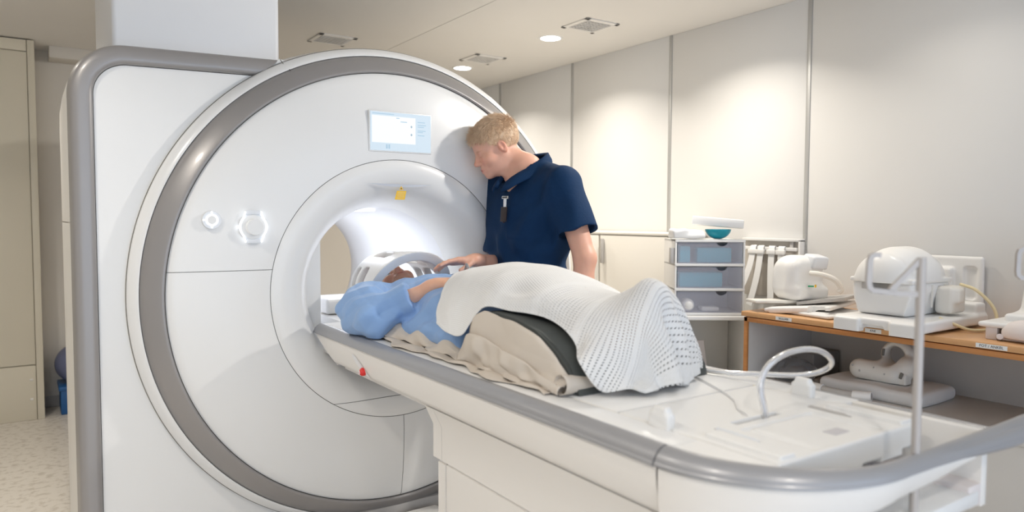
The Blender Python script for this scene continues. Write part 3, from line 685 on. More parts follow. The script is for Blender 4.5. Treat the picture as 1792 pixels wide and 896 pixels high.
at_(obox('green_tag', (.03, .004, .007), MW @ T(-.03, -.148, -.03), 'green', bev=.001), shc); at_(obox('yellow_tag', (.007, .006, .014), MW @ T(-.008, -.151, -.028), 'yellow', bev=.001), shc)

# --- knee coil on its base plate
kc = thing('knee_coil', 'big domed white coil on a wide footed base plate, middle of the bench', 'coil', (1.74, -1.3, ZT))
K = lambda o: at_(o, kc)
def kb(P):
    d = sd_box(P, (1.715, -1.315, .943), (.28, .175, .022), .012)
    d = smin(d, sd_box(P, (1.445, -1.20, .925), (.024, .055, .035), .010), .01); d = smin(d, sd_box(P, (1.445, -1.43, .925), (.024, .055, .035), .010), .01)
    d = np.maximum(d, -sd_box(P, (1.43, -1.305, .918), (.045, .042, .020), .004))
    return smin(d, sd_box(P, (1.95, -1.42, .975), (.045, .06, .035), .012), .015)
K(sdf('base_plate', kb, (1.40, -1.51, .905), (2.07, -1.12, 1.03), .0042, 'plastic_white', angle=45))
def kl(P):
    d = sd_box(P, (1.70, -1.275, 1.035), (.155, .125, .068), .018)
    d = np.maximum(d, np.abs(P[..., 1] + 1.275) - .095 - .30 * (P[..., 2] - .967)); return np.maximum(d, -sd_cap(P, (1.60, -1.275, 1.10), (2.0, -1.275, 1.10), .07, .07))
K(sdf('lower_shell', kl, (1.52, -1.42, .95), (1.88, -1.13, 1.12), .004, 'plastic_white', angle=45))
def ku(P):
    d = smin(sd_cap(P, (1.57, -1.275, 1.10), (1.80, -1.275, 1.105), .118, .118), sd_cap(P, (1.66, -1.275, 1.11), (1.74, -1.275, 1.11), .133, .133), .012)
    d = smax(d, 1.104 - P[..., 2], .006); d = smax(d, np.abs(P[..., 0] - 1.70) - .160, .02)
    d = smin(d, sd_box(P, (1.70, -1.275, 1.108), (.162, .131, .009), .006), .006)
    d = smin(d, smax(sd_ell(P, (1.56, -1.275, 1.10), (.06, .115, .115)), 1.10 - P[..., 2], .005), .01)
    return np.maximum(d, -sd_cap(P, (1.68, -1.275, 1.10), (2.0, -1.275, 1.10), .08, .08))
K(sdf('upper_shell', ku, (1.50, -1.43, 1.08), (1.90, -1.12, 1.27), .004, 'plastic_white', angle=50))
K(sdf('side_plug', lambda P: smin(sd_box(P, (1.80, -1.425, 1.03), (.06, .035, .055), .014), sd_box(P, (1.78, -1.46, 1.05), (.025, .02, .03), .01), .02), (1.70, -1.50, .95), (1.88, -1.37, 1.11), .004, 'plastic_cream'))
for x in (1.60, 1.70, 1.80): K(box('ridge', (x - .004, -1.404, 1.0), (x + .004, -1.398, 1.09), 'plastic_cream', bev=.001))
K(box('latch', (1.532, -1.24, 1.07), (1.548, -1.20, 1.10), 'plastic_grey', bev=.004))
V, F = tubegeo(catmull([(1.80, -1.46, 1.095), (1.81, -1.515, 1.075), (1.83, -1.565, 1.02), (1.83, -1.585, .965), (1.80, -1.57, .925), (1.74, -1.53, .922), (1.69, -1.49, .945), (1.66, -1.45, .965)], 8), .0062, 8); K(from_py('yellow_cable', V, F, 'hose_cream'))
rp = thing('flat_coil', 'flat white coil panel with rounded frame leaning on the wall behind the domed coil', 'coil', (2.02, -1.30, ZT))
def rpf(P):
    d = sd_box(P, (0, 0, .0), (.012, .155, .135), .011); d = np.maximum(d, -sd_box(P, (-.01, -.105, .02), (.012, .03, .075), .02)); return smin(d, sd_box(P, (-.02, .03, -.01), (.02, .07, .095), .012), .008)
at_(sdf('panel', rpf, (-.06, -.18, -.15), (.03, .18, .16), .004, 'plastic_white', mw=T(2.062, -1.285, 1.062) @ RY(-.03)), rp)
at_(box('foot', (1.97, -1.36, ZT), (2.06, -1.2, .945), 'plastic_cream', bev=.006), rp) if False else None
# --- foot coil at the right
fc = thing('foot_coil', 'white foot coil with upright boot on a flat base at the right picture edge', 'coil', (1.80, -1.76, ZT)); Q = lambda o: at_(o, fc)
Q(sdf('base_tray', lambda P: np.maximum(sd_box(P, (1.80, -1.80, .968), (.19, .19, .010), .008), -1), (1.59, -2.02, .94), (2.02, -1.58, .99), .004, 'plastic_white', angle=45))
Q(box('foot_block', (1.622, -1.672, ZT), (1.665, -1.632, .96), 'pink_white', bev=.004)); Q(box('foot_block', (1.93, -1.672, ZT), (1.97, -1.632, .96), 'pink_white', bev=.004))
Q(box('slide_block', (1.66, -1.686, .930), (1.675, -1.672, .96), 'plastic_grey', bev=.002))
Q(sdf('front_dome', lambda P: smax(sd_ell(P, (1.625, -1.77, .945), (.04, .085, .052)), .925 - P[..., 2], .004), (1.57, -1.87, .91), (1.68, -1.67, 1.01), .0035, 'pink_white'))
Q(box('lower_rail', (1.615, -1.80, ZT + .004), (1.64, -1.69, .938), 'pink_white', bev=.004))
for k in range(4): Q(box('rail_slot', (1.611, -1.715 - k * .022, ZT + .010), (1.617, -1.701 - k * .022, ZT + .017), 'plastic_grey', bev=.0005))
V, F = tubegeo([(1.625, -1.678, .925), (1.60, -1.690, .930)], .011, 12); Q(from_py('lock_knob', V, F, 'pink_white'))
Q(sdf('boot', lambda P: smin(sd_cap(P, (1.80, -1.755, .99), (1.80, -1.77, 1.25), .075, .062), smin(sd_box(P, (1.80, -1.76, .985), (.10, .10, .02), .012), sd_box(P, (1.78, -1.79, 1.08), (.09, .06, .05), .03), .03), .03), (1.66, -1.90, .955), (1.94, -1.64, 1.36), .0045, 'plastic_white'))
Q(box('boot_back', (1.86, -1.80, .98), (1.885, -1.70, 1.26), 'plastic_grey', bev=.006))

# --- lower shelf
ZS2 = .583
pd = sdf('shelf_cushion', lambda P: sd_box(P, (1.80, -1.07, ZS2 + .032), (.16, .23, .031), .025) + vnoise(P, 14, 8) * .004, (1.60, -1.38, .575), (2.0, -.76, .67), .006, 'cushion'); tag(pd, 'thick white cushion lying on the grey shelf under the bench', 'cushion')
pd.data.transform(T(.02, -.09, -.004))
for v in pd.data.vertices: v.co.z = max(v.co.z, ZS2 + .0006)
fx = thing('wrist_coil', 'cream curved coil with a grip loop standing on the shelf cushion', 'coil', (1.80, -1.13, .64)); XM = T(1.80, -1.175, .643) @ Matrix.Scale(.80, 4) @ T(-1.78, 1.13, -.645)
X = lambda o: (o.data.transform(XM), at_(o, fx))[1]
def fxf(P):
    d = sd_cap(P, (1.73, -1.005, .702), (1.755, -1.17, .694), .055, .058)
    d = smin(d, sd_cap(P, (1.79, -1.13, .730), (1.80, -1.225, .735), .05, .058), .03)
    lp = np.stack([P[..., 0] - 1.84, P[..., 1] + 1.155, P[..., 2] - .775], -1)
    rg = np.sqrt((np.hypot(lp[..., 1], lp[..., 2] - .012) - .066) ** 2 + lp[..., 0] ** 2 * .35) - .021
    d = smin(d, rg, .02)
    d = smax(d, -sd_cap(P, (1.6, -1.145, .785), (2.0, -1.155, .790), .047, .047), .012)
    d = smin(d, sd_box(P, (1.77, -1.225, .672), (.035, .028, .035), .01), .014)
    return smax(d, -(P[..., 2] - .648), .006)
X(sdf('shell', fxf, (1.62, -1.36, .63), (1.95, -.92, .88), .0042, 'plastic_cream'))
X(obox('vent_slot', (.008, .016, .035), T(1.726, -1.235, .70) @ RX(.3), 'gap_dark', bev=.003)); X(obox('vent_slot', (.010, .014, .04), T(1.80, -1.095, .80) @ RX(.1), 'gap_dark', bev=.004))
for y, z in ((-.99, .725), (-1.03, .70), (-1.10, .725), (-1.16, .70)):
    bm = bmesh.new(); bmesh.ops.create_uvsphere(bm, u_segments=10, v_segments=6, radius=.006, matrix=T(1.678 if y > -1.1 else 1.698, y, z)); X(from_bm('screw_cap', bm, 'plastic_grey'))
ho = thing('padded_hose', 'grey hose with white end sleeves lying along the front of the shelf', 'hose', (1.6, -1.0, ZS2))
pts = catmull([(1.60, -.93, .604), (1.585, -.98, .606), (1.575, -1.06, .606), (1.58, -1.15, .607), (1.60, -1.22, .612)], 5)
V, F = tubegeo(pts, .015, 12); at_(from_py('hose', V, F, 'plastic_grey'), ho)
V, F = tubegeo(pts[:8], .020, 12); at_(from_py('end_sleeve', V, F, 'plastic_white'), ho); V, F = tubegeo(pts[-6:], .0205, 12); at_(from_py('end_sleeve', V, F, 'plastic_white'), ho)
cb = tube('shelf_cable', [(1.575, -1.36, .594), (1.57, -1.5, .594), (1.56, -1.64, .594), (1.555, -1.78, .595), (1.60, -1.86, .595), (1.7, -1.88, .595)], .011, 'plastic_grey'); tag(cb, 'thick grey cable along the front edge of the shelf at right', 'cable')
bx = box('equipment_case', (1.83, -.80, ZS2 + .001), (2.05, -.64, .70), 'plastic_grey', bev=.006); bx.data.materials[0] = mat('case_grey', (.22, .21, .20), .6); tag(bx, 'dark grey case at the back of the shelf behind the plastic bag', 'case')
pb = sdf('plastic_bag', lambda P: sd_ell(P, (1.72, -.76, ZS2 + .045), (.10, .11, .062)) + vnoise(P, 60, 5) * .007 + vnoise(P, 150, 6) * .002, (1.58, -.92, .586), (1.86, -.60, .70), .005, 'film', angle=20)
tag(pb, 'crumpled clear plastic bag lying on the grey shelf behind the looped tube', 'bag')
# dark things inside the bag
bi = sdf('spare_strap', lambda P: sd_ell(P, (1.73, -.765, ZS2 + .03), (.06, .07, .028)) + vnoise(P, 40, 9) * .006, (1.64, -.86, .586), (1.82, -.67, .66), .006, 'case_grey'); tag(bi, 'dark strap bundle seen through the crumpled clear bag', 'strap')

# ================================================================ DRAWER CHEST ON ITS STAND
AY = -.5959   # turned to face into the room
ch0 = Vector((1.609, -.339, 0)); CW = Matrix.Translation(ch0) @ RZ(AY)          # local x: along the front, y: backwards
def C(o, p): o.parent = p; o.matrix_parent_inverse = p.matrix_world.inverted() if False else Matrix.Identity(4); return o
def place(name, label, cat, loc, group=None):
    p = CW @ Vector(loc); return thing(name, label, cat, tuple(p), group, rz=AY)
st = place('equipment_stand', 'plain white open-fronted stand under the drawer unit', 'stand', (0, 0, 0))
box('stand_top', (-.205, -.03, .832), (.205, .30, .853), 'plastic_white', st); box('stand_side', (-.205, -.02, 0), (-.187, .30, .832), 'plastic_cream', st); box('stand_side', (.187, -.02, 0), (.205, .30, .832), 'plastic_cream', st)
box('stand_back', (-.187, .285, 0), (.187, .30, .832), 'plastic_cream', st); box('stand_shelf', (-.187, -.01, .49), (.187, .285, .506), 'plastic_cream', st)
ch = place('drawer_unit', 'white three-drawer unit with frosted lilac drawer fronts on the stand', 'drawers', (0, 0, .854))
W2 = .182
box('side_wall', (-W2, 0, 0), (-W2 + .010, .27, .395), 'plastic_white', ch, bev=.003); box('side_wall', (W2 - .010, 0, 0), (W2, .27, .395), 'plastic_white', ch, bev=.003)
box('back_wall', (-W2 + .01, .262, 0), (W2 - .01, .27, .395), 'plastic_white', ch, bev=.002)
for z in (0, .1275, .256, .381): box('divider', (-W2, -.004, z), (W2, .265, z + .014), 'plastic_white', ch, bev=.003)
for i, z in enumerate((.0145, .142, .2705)):
    bm = bmesh.new(); n = 18; hgt_ = .110; r = .028; cx = .062
    prof = [(-W2 + .014, 0), (W2 - .014, 0), (W2 - .014, hgt_), (cx + r, hgt_)] + [(cx + r * math.cos(a), hgt_ - .72 * r * math.sin(a)) for a in np.linspace(0, PI, n)[1:-1]] + [(cx - r, hgt_), (-W2 + .014, hgt_)]
    f0 = bm.faces.new([bm.verts.new((x, .004, z + zz)) for x, zz in prof]); g = bmesh.ops.extrude_face_region(bm, geom=[f0]); bmesh.ops.translate(bm, verts=[v for v in g['geom'] if isinstance(v, bmesh.types.BMVert)], vec=(0, .004, 0))
    d = from_bm('drawer', bm, 'frosted', ch, smooth=False)
    box('drawer_bottom', (-W2 + .014, .009, z), (W2 - .014, .25, z + .003), 'frosted', d, bev=0); box('drawer_back', (-W2 + .014, .247, z + .003), (W2 - .014, .25, z + .09), 'frosted', d, bev=0)
box('clip', (-W2 - .022, .01, .27), (-W2, .05, .352), 'plastic_grey', ch, bev=.004)
def inner(name, lo, hi, m, label, cat, grp=None):
    c = CW @ Vector(((lo[0] + hi[0]) / 2, (lo[1] + hi[1]) / 2, .854 + lo[2])); t = obox(name, (hi[0] - lo[0], hi[1] - lo[1], hi[2] - lo[2]), T(0, 0, (hi[2] - lo[2]) / 2), m, bev=.006); t.location = c; t.rotation_euler = (0, 0, AY); return tag(t, label, cat, grp)
inner('supply_box', (-.06, .03, .2738), (.12, .20, .352), 'teal', 'wide teal box inside the top frosted drawer', 'box')
inner('supply_box', (-.150, .03, .2738), (-.095, .20, .360), 'teal', 'narrow teal box at the left of the top frosted drawer', 'box')
inner('supply_box', (-.15, .03, .1453), (.075, .20, .222), 'teal', 'wide teal box inside the middle frosted drawer', 'box')
o = sdf('gauze_roll', lambda P: sd_cap(P, (0, 0, .0), (0, .06, .0), .033, .033), (-.05, -.05, -.05), (.05, .11, .05), .005, 'plastic_white'); o.location = CW @ Vector((-.105, .03, .854 + .0178 + .0335)); o.rotation_euler = (0, 0, AY); tag(o, 'round white roll seen through the bottom frosted drawer', 'roll')
inner('supply_box', (-.03, .03, .0178), (.06, .12, .04), 'plastic_white', 'low white pack inside the bottom frosted drawer', 'box')
# things on top of the chest
zc = .854 + .3955
def bowl(P):
    d = sd_ell(P, (0, 0, .062), (.068, .068, .062)); d = np.maximum(d, -sd_ell(P, (0, 0, .066), (.062, .062, .058))); return np.maximum(np.maximum(d, P[..., 2] - .052), .0015 - P[..., 2])
o = sdf('plastic_bowl', bowl, (-.08, -.08, -.005), (.08, .08, .06), .003, 'teal_dark'); o.location = CW @ Vector((.055, .06, zc)); tag(o, 'round teal bowl on the drawer unit under a white box', 'bowl')
o = obox('white_carton', (.26, .155, .044), RX(-.02) @ RY(.085), 'paper_white', bev=.005); o.location = CW @ Vector((.058, .085, zc + .088)); o.rotation_euler = (0, 0, AY - .25); tag(o, 'flat white box balanced on the teal bowl', 'box')
o = sdf('glove_pack', lambda P: sd_box(P, (0, 0, .027), (.085, .055, .026), .012) + vnoise(P, 45, 3) * .006 + np.maximum(0, P[..., 2] - .02) * np.maximum(0, .5 + P[..., 0] * 6) * .35, (-.12, -.08, -.004), (.12, .08, .07), .004, 'paper_white', angle=30); o.location = CW @ Vector((-.11, .05, zc + .001)); o.rotation_euler = (0, 0, AY); tag(o, 'crumpled white pack lying left of the teal bowl', 'pack')
for v in o.data.vertices: v.co.z = max(v.co.z, 0)
# board and paddle standing in the stand
o = obox('splint_board', (.075, .014, .19), T(0, 0, .098) @ RY(-.10), 'pink_white', bev=.004); o.location = CW @ Vector((-.015, .12, .507)); o.rotation_euler = (-.16, 0, AY); tag(o, 'narrow beige board leaning inside the white stand', 'board')
o = sdf('paddle', lambda P: sd_ell(P, (0, 0, .05), (.062, .009, .052)), (-.08, -.02, -.01), (.08, .02, .12), .003, 'paper_white'); o.location = CW @ Vector((-.06, .03, .507)); o.rotation_euler = (-.12, .25, AY); tag(o, 'rounded white paddle at the foot of the leaning beige board', 'paddle')
o = tube('wire_hook', [(0, 0, .003), (.03, 0, .02), (.06, 0, .03), (.065, 0, .012), (.06, 0, .003)], .0035, 'steel'); o.location = CW @ Vector((.09, .02, .507)); o.rotation_euler = (0, 0, AY); tag(o, 'bent wire hook low at the right of the white stand', 'hook')
# ================================================================ CREAM LOW CABINET BEHIND THE MAN
lc = thing('low_cabinet', 'waist-high cream cabinet against the wall behind the standing man', 'cabinet', (1.92, .95, 0))
at_(box('carcass', (1.775, .10, 0), (2.075, 1.75, 1.255), 'plastic_cream', bev=.004), lc); at_(box('top', (1.755, .08, 1.255), (2.078, 1.77, 1.272), 'plastic_cream', bev=.004), lc)
for a, b_ in ((.105, .70), (.71, 1.22), (1.23, 1.745)):
    d = at_(box('door', (1.757, a, .05), (1.775, b_ - .006, 1.25), 'plastic_cream', bev=.003), lc)
    h = box('handle', (1.735, b_ - .05, 1.07), (1.757, b_ - .03, 1.23), 'plastic_grey', d, bev=.006)
mat('rack_board', (.52, .48, .43), .6)
# ================================================================ STRAP RACK ON THE WALL
rk = thing('strap_rack', 'white wall rack holding hanging white straps behind the round coil', 'rack', (2.06, -.39, .9))
at_(box('back_board', (2.066, -.565, .93), (2.083, -.20, 1.247), 'rack_board', bev=.003), rk); at_(box('top_ledge', (2.04, -.568, 1.236), (2.083, -.197, 1.252), 'plastic_white', bev=.003), rk)
at_(box('hang_rail', (2.035, -.55, 1.185), (2.05, -.22, 1.205), 'plastic_white', bev=.003), rk); at_(box('end_cheek', (2.04, -.568, .93), (2.083, -.556, 1.247), 'plastic_white', bev=.003), rk)
at_(box('rail_bracket', (2.048, -.52, 1.19), (2.07, -.50, 1.235), 'plastic_grey', bev=.002), rk)
for i, (y, ln, sw, lb) in enumerate(((-.285, .33, .085, 'leftmost white strap, swinging outward on the wall rack'), (-.335, .32, .035, 'second white strap from the left on the wall rack'), (-.405, .28, -.01, 'third white strap from the left, half behind the round coil'), (-.465, .20, -.02, 'short white strap at the right end of the wall rack'))):
    s_ = thing('positioning_strap', lb, 'strap', (2.03, y, 1.20), 'straps on the wall rack')
    pts = [(2.045, y, 1.195), (2.036, y, 1.210), (2.026, y, 1.20)] + [(2.026 - .02 * t - .12 * max(0, sw) * t * 2, y + sw * t * t * 1.4, 1.20 - ln * t) for t in np.linspace(.15, 1, 7)]
    V, F = sweep(catmull(pts, 4), [(-.019, -.0015), (.019, -.0015), (.019, .0015), (-.019, .0015)], up=(1, 0, .01)); at_(from_py('band', V, F, 'paper_white'), s_)
    at_(box('buckle', (2.014, y - .028, 1.165), (2.028, y + .028, 1.19), 'plastic_white', bev=.003), s_)

# ================================================================ PEOPLE
def nrm(v): v = np.array(v, float); return v / np.linalg.norm(v)
def frame(c, X, Zhint):
    X = nrm(X); Y = nrm(np.cross(Zhint, X)); Z = np.cross(X, Y); m = np.eye(4); m[:3, 0] = X; m[:3, 1] = Y; m[:3, 2] = Z; m[:3, 3] = c; return m
# ---- head (x face, y left, z crown), one sdf for both people
def head_sdf(P, smile=0., lids=.5):
    d = sd_ell(P, (-.014, 0, .042), (.100, .077, .084))
    d = smin(d, sd_ell(P, (.030, 0, -.022), (.062, .062, .085)), .03)
    d = smin(d, sd_ell(P, (.028, 0, -.062), (.058, .055, .050)), .025)
    for s in (-1, 1): d = smin(d, sd_cap(P, (-.005, s * .052, -.045), (.05, s * .030, -.088), .016, .016), .03)
    d = smin(d, sd_ell(P, (.074, 0, -.098), (.022, .024, .019)), .02)
    d = smin(d, sd_ell(P, (.042, 0, .042), (.052, .063, .05)), .02)
    d = smin(d, sd_cap(P, (.079, -.034, .016), (.079, .034, .016), .011, .011), .018)
    for s in (-1, 1):
        d = smin(d, sd_ell(P, (.060, s * .041, -.030), (.030, .026, .026)), .022)
        d = smax(d, -sd_ell(P, (.097, s * .032, -.003), (.016, .018, .011)), .012)
    d = smin(d, sd_cap(P, (.088, 0, .006), (.107, 0, -.028), .0085, .011), .013)
    d = smin(d, sd_ell(P, (.108, 0, -.034), (.015, .013, .011)), .008)
    for s in (-1, 1): d = smin(d, sd_ell(P, (.098, s * .0125, -.037), (.011, .008, .009)), .006)
    d = smin(d, sd_ell(P, (.082, 0, -.068), (.018, .030, .024)), .014)
    d = smin(d, sd_cap(P, (.096, -.014, -.0635), (.096, .014, -.0635), .0062, .0062), .006)
    d = smin(d, sd_cap(P, (.094, -.013, -.0755), (.094, .013, -.0755), .0072, .0072), .006)
    mo = sd_cap(P, (.102, 0, -.0695), (.085, -.030, -.0685 + smile), .0022, .0015); mo = np.minimum(mo, sd_cap(P, (.102, 0, -.0695), (.085, .030, -.0685 + smile), .0022, .0015))
    d = smax(d, -mo, .003)
    for s in (-1, 1):    # lids and ears
        ey = np.array([.0785, s * .032, -.003]); q = P - ey.astype(P.dtype)
        lid = np.maximum(np.linalg.norm(q, axis=-1) - .0142, -(q[..., 2] + .0045 - q[..., 0] * lids)); low = np.maximum(np.linalg.norm(q, axis=-1) - .0138, q[..., 2] + .0065)
        d = smin(d, lid, .003); d = smin(d, low, .003)
        r = np.array([[math.cos(.25), 0, math.sin(.25)], [0, 1, 0], [-math.sin(.25), 0, math.cos(.25)]])
        e = sd_ell(P, (-.012, s * .0745, -.004), (.0175, .010, .029), r); e = smax(e, -sd_ell(P, (-.008, s * .084, .000), (.011, .008, .020), r), .006)
        e = smin(e, sd_ell(P, (-.002, s * .075, -.010), (.006, .007, .009)), .006)
        d = smin(d, e, .008)
    return d
def head_tint(V, base, lipcol=(.62, .22, .17)):
    V = np.asarray(V); c = np.tile(np.array(base), (len(V), 1)); b = np.array(base)
    def blend(m, col): 
        nonlocal c
        m = np.clip(m, 0, 1)[:, None]; c = c * (1 - m) + np.array(col) * m
    x, y, z = V.T; flush = b * np.array([1.03, .78, .74])
    for s in (-1, 1):
        blend(.55 * np.exp(-(((y - s * .045) / .022) ** 2 + ((z + .035) / .022) ** 2)) * (x > .03), flush)
        blend(.6 * np.exp(-(((y - s * .082) / .02) ** 2 + ((x + .012) / .03) ** 2 + (z / .04) ** 2)), flush)
        blend(.7 * np.exp(-(((y - s * .033) / .017) ** 2 + ((z - .0145) / .0042) ** 2) ** 2) * (x > .07), b * np.array([.72, .60, .50]))
        blend(.5 * np.exp(-(((y - s * .032) / .018) ** 2 + ((z + .005) / .006) ** 2)) * (x > .07), b * np.array([.80, .66, .62]))
    blend(.45 * np.exp(-((y / .016) ** 2 + ((z + .034) / .014) ** 2)) * (x > .09), flush)
    blend(.9 * np.exp(-(((y / .024) ** 2 + ((z + .0695) / .0085) ** 2)) ** 2) * (x > .082), lipcol)
    return c
# ---- hand: x fingers, y thumb side, z back of the hand; origin at the wrist
def hand_sdf(P, curl=(.35, .4, .45, .5), spread=.06, thumb=((.030, .034, -.010), (.062, .052, -.022), (.088, .050, -.032)), mir=1, fa=.13, arm=None):
    if mir < 0: P = P * np.array([1, -1, 1], P.dtype)
    q = P * np.array([1, 1, 1.25], P.dtype)
    d = smin(sd_cap(q, (-fa, .0, 0), (.01, .004, 0), .0265 + fa * .05, .0265), sd_box(P, (.055, 0, -.001), (.043, .038, .0135), .0125), .022)
    d = smin(d, sd_cap(P, (.02, .022, -.008), (.055, .026, -.008), .018, .013), .012)
    if arm is not None: d = smin(d, sd_cap(P, arm[0], (-.012, 0, 0), arm[1], .0255), .022)
    base = [(.090, .029), (.096, .0095), (.092, -.0105), (.083, -.029)]; ln = [(.043, .026, .021), (.048, .030, .022), (.044, .028, .021), (.034, .021, .019)]; rad = [.0092, .0095, .009, .0079]
    for i in range(4):
        a = 0; p = np.array([base[i][0], base[i][1], 0.]); az = spread * (1.2 - .8 * i); pts = [(p.copy() + (-.02, 0, 0), rad[i] * 1.15), (p.copy(), rad[i] * 1.08)]
        for k in range(3):
            a += curl[i] * (.7, 1., .7)[k]; p = p + ln[i][k] * np.array([math.cos(a) * math.cos(az), math.cos(a) * math.sin(az), -math.sin(a)]); pts.append((p.copy(), rad[i] * (1 - .09 * (k + 1))))
        d = smin(d, chain(P, pts, .004), .0055)
    t = [((.012, .018, -.006), .015), (thumb[0], .0125), (thumb[1], .0105), (thumb[2], .0088)]
    return smin(d, chain(P, t, .006), .009)
def hand_mesh(mw, elbow=None, r_el=.04, **kw):
    if elbow is not None: kw['arm'] = ((np.linalg.inv(mw) @ np.append(elbow, 1))[:3], r_el)
    lo = np.array([-.175, -.075, -.12]); hi = np.array([.205, .085, .045])
    if elbow is not None: lo = np.minimum(lo, kw['arm'][0] - r_el - .01); hi = np.maximum(hi, kw['arm'][0] + r_el + .01)
    V, F = nets(lambda P: hand_sdf(P, **kw), lo, hi, .003)
    return xf(mw, V), F
def hand_tint(V, base):
    c = np.tile(np.array(base), (len(V), 1)); return c
def merge(name, parts, material, parent):
    V = []; F = []; Tn = []; o = 0
    for v, f, t in parts: V.append(v); F.append(f + o); Tn.append(t); o += len(v)
    return fast_mesh(name, np.concatenate(V), np.concatenate(F), material, parent, tint=np.concatenate(Tn))
def unpar(o, p): o.parent = p; o.matrix_parent_inverse = Matrix.Translation(-p.location); return o
def tint_of(base, v): return np.tile(np.array(base), (len(v), 1))

# ================================================================ STANDING MAN
MO = np.array([.545, -.215]); mf = nrm((-.997, -.07)); ml = np.array([-mf[1], mf[0]]); MS = 1.045
def Lm(x, y, z): q = MO + x * mf + y * ml; return np.array([q[0], q[1], z * MS])
MROT = np.array([[mf[0], ml[0], 0], [mf[1], ml[1], 0], [0, 0, 1.]])
man = thing('person', 'standing man in navy short-sleeved scrubs touching the white head coil', 'person', (MO[0], MO[1], 0))
HC = np.array([.418, -.134, 1.668]); tilt = math.radians(25); fd = nrm((-.93, .34, 0)) * math.cos(tilt) + np.array([0, 0, -math.sin(tilt)])
MH = frame(HC, fd, np.array([0.05, -.02, 1.])); MH[:3, :3] *= 1.0
WR = np.array([.225, -.255, 1.178]); HD = nrm((-.95, -.02, -.02))                    # right wrist and hand direction
elR = np.array([.474, -.108, 1.140]); shR = Lm(.015, -.185, 1.455)
elL = Lm(-.005, .355, 1.14); shL = Lm(.0, .225, 1.425); wrL = Lm(.03, .365, .90)
nb = Lm(.02, 0, 1.50)
def man_body(P):
    d = sd_ell(P, Lm(.0, 0, 1.30), (.12, .17, .22), MROT); d = smin(d, sd_ell(P, Lm(.0, 0, 1.02), (.115, .16, .20), MROT), .06)
    d = smin(d, sd_cap(P, Lm(0, -.16, 1.45), Lm(0, .16, 1.45), .058, .058), .05)
    nk = HC + MH[:3, :3] @ np.array([-.035, 0, -.055])
    d = smin(d, sd_cap(P, Lm(.07, 0, 1.40), Lm(.04, 0, 1.44), .04, .04), .04)
    d = smin(d, chain(P, [(shR, .058), (elR, .046), (elR * .75 + WR * .25, .034)], .02), .03)
    d = smin(d, chain(P, [(shL, .060), (elL * .45 + shL * .55, .052), (elL, .046), (elL * .6 + wrL * .4, .043), (wrL, .028)], .02), .03)
    for s in (-1, 1): d = smin(d, chain(P, [(Lm(0, s * .095, .92), .10), (Lm(.015, s * .10, .50), .062), (Lm(-.01, s * .10, .30), .058), (Lm(-.02, s * .10, .09), .040), (Lm(.10, s * .115, .045), .036)], .03), .05)
    return d
bodyV, bodyF = nets(man_body, (.10, -.68, 0.0), (.86, .20, 1.78), .0085)
NL = [(np.linalg.inv(MH) @ np.append(q, 1))[:3] for q in (nb, Lm(.075, 0, 1.455), Lm(-.02, 0, 1.46), Lm(.02, .07, 1.425), Lm(.02, -.07, 1.425))]
def man_head(P):
    d = smin(head_sdf(P, .004, -.12), sd_cap(P, (-.032, 0, -.05), NL[0], .057, .064), .03); d = smin(d, sd_cap(P, (.0, 0, -.085), NL[1], .030, .045), .035)
    for k in (2, 3, 4): d = smin(d, sd_cap(P, NL[0], NL[k], .055, .030), .04)
    return d
hV, hF = nets(man_head, (-.24, -.19, -.30), (.135, .19, .14), .0029)
hW = xf(MH, hV)
MHR = frame(WR, HD, np.array([-.05, .25, 1.]))       # right hand: thumb towards its left (-y world)
hrV, hrF = hand_mesh(MHR, elbow=elR * .8 + WR * .2, r_el=.042, fa=.03, curl=(.16, .22, .26, .30), thumb=((.030, .036, -.016), (.062, .046, -.034), (.090, .040, -.046)))
MHL = frame(wrL, nrm((0.03, .0, -1)), np.array([ml[0], ml[1], 0]))
hlV, hlF = hand_mesh(MHL, curl=(.3, .34, .38, .42), mir=-1 if np.cross([ml[0], ml[1], 0], [0, 0, -1.]) @ np.array([mf[0], mf[1], 0]) < 0 else 1)
o = merge('body', [(bodyV, bodyF, tint_of(SKIN_M, bodyV)), (hW, hF, head_tint(hV, SKIN_M)), (hrV, hrF, tint_of(SKIN_M, hrV)), (hlV, hlF, tint_of(SKIN_M, hlV))], 'skin_man', man); unpar(o, man)
for s in (-1, 1):
    bm = bmesh.new(); bmesh.ops.create_uvsphere(bm, u_segments=20, v_segments=12, radius=.0124, matrix=T(.0775, s * .032, -.003)); bm.transform(Matrix(MH.tolist())); e = unpar(from_bm('eye', bm, 'eye_white'), man)
    bm = bmesh.new(); bmesh.ops.create_uvsphere(bm, u_segments=16, v_segments=8, radius=.0062, matrix=T(.0815, s * .032, -.0085)); bm.transform(Matrix(MH.tolist())); i_ = from_bm('iris', bm, 'iris'); i_.parent = e
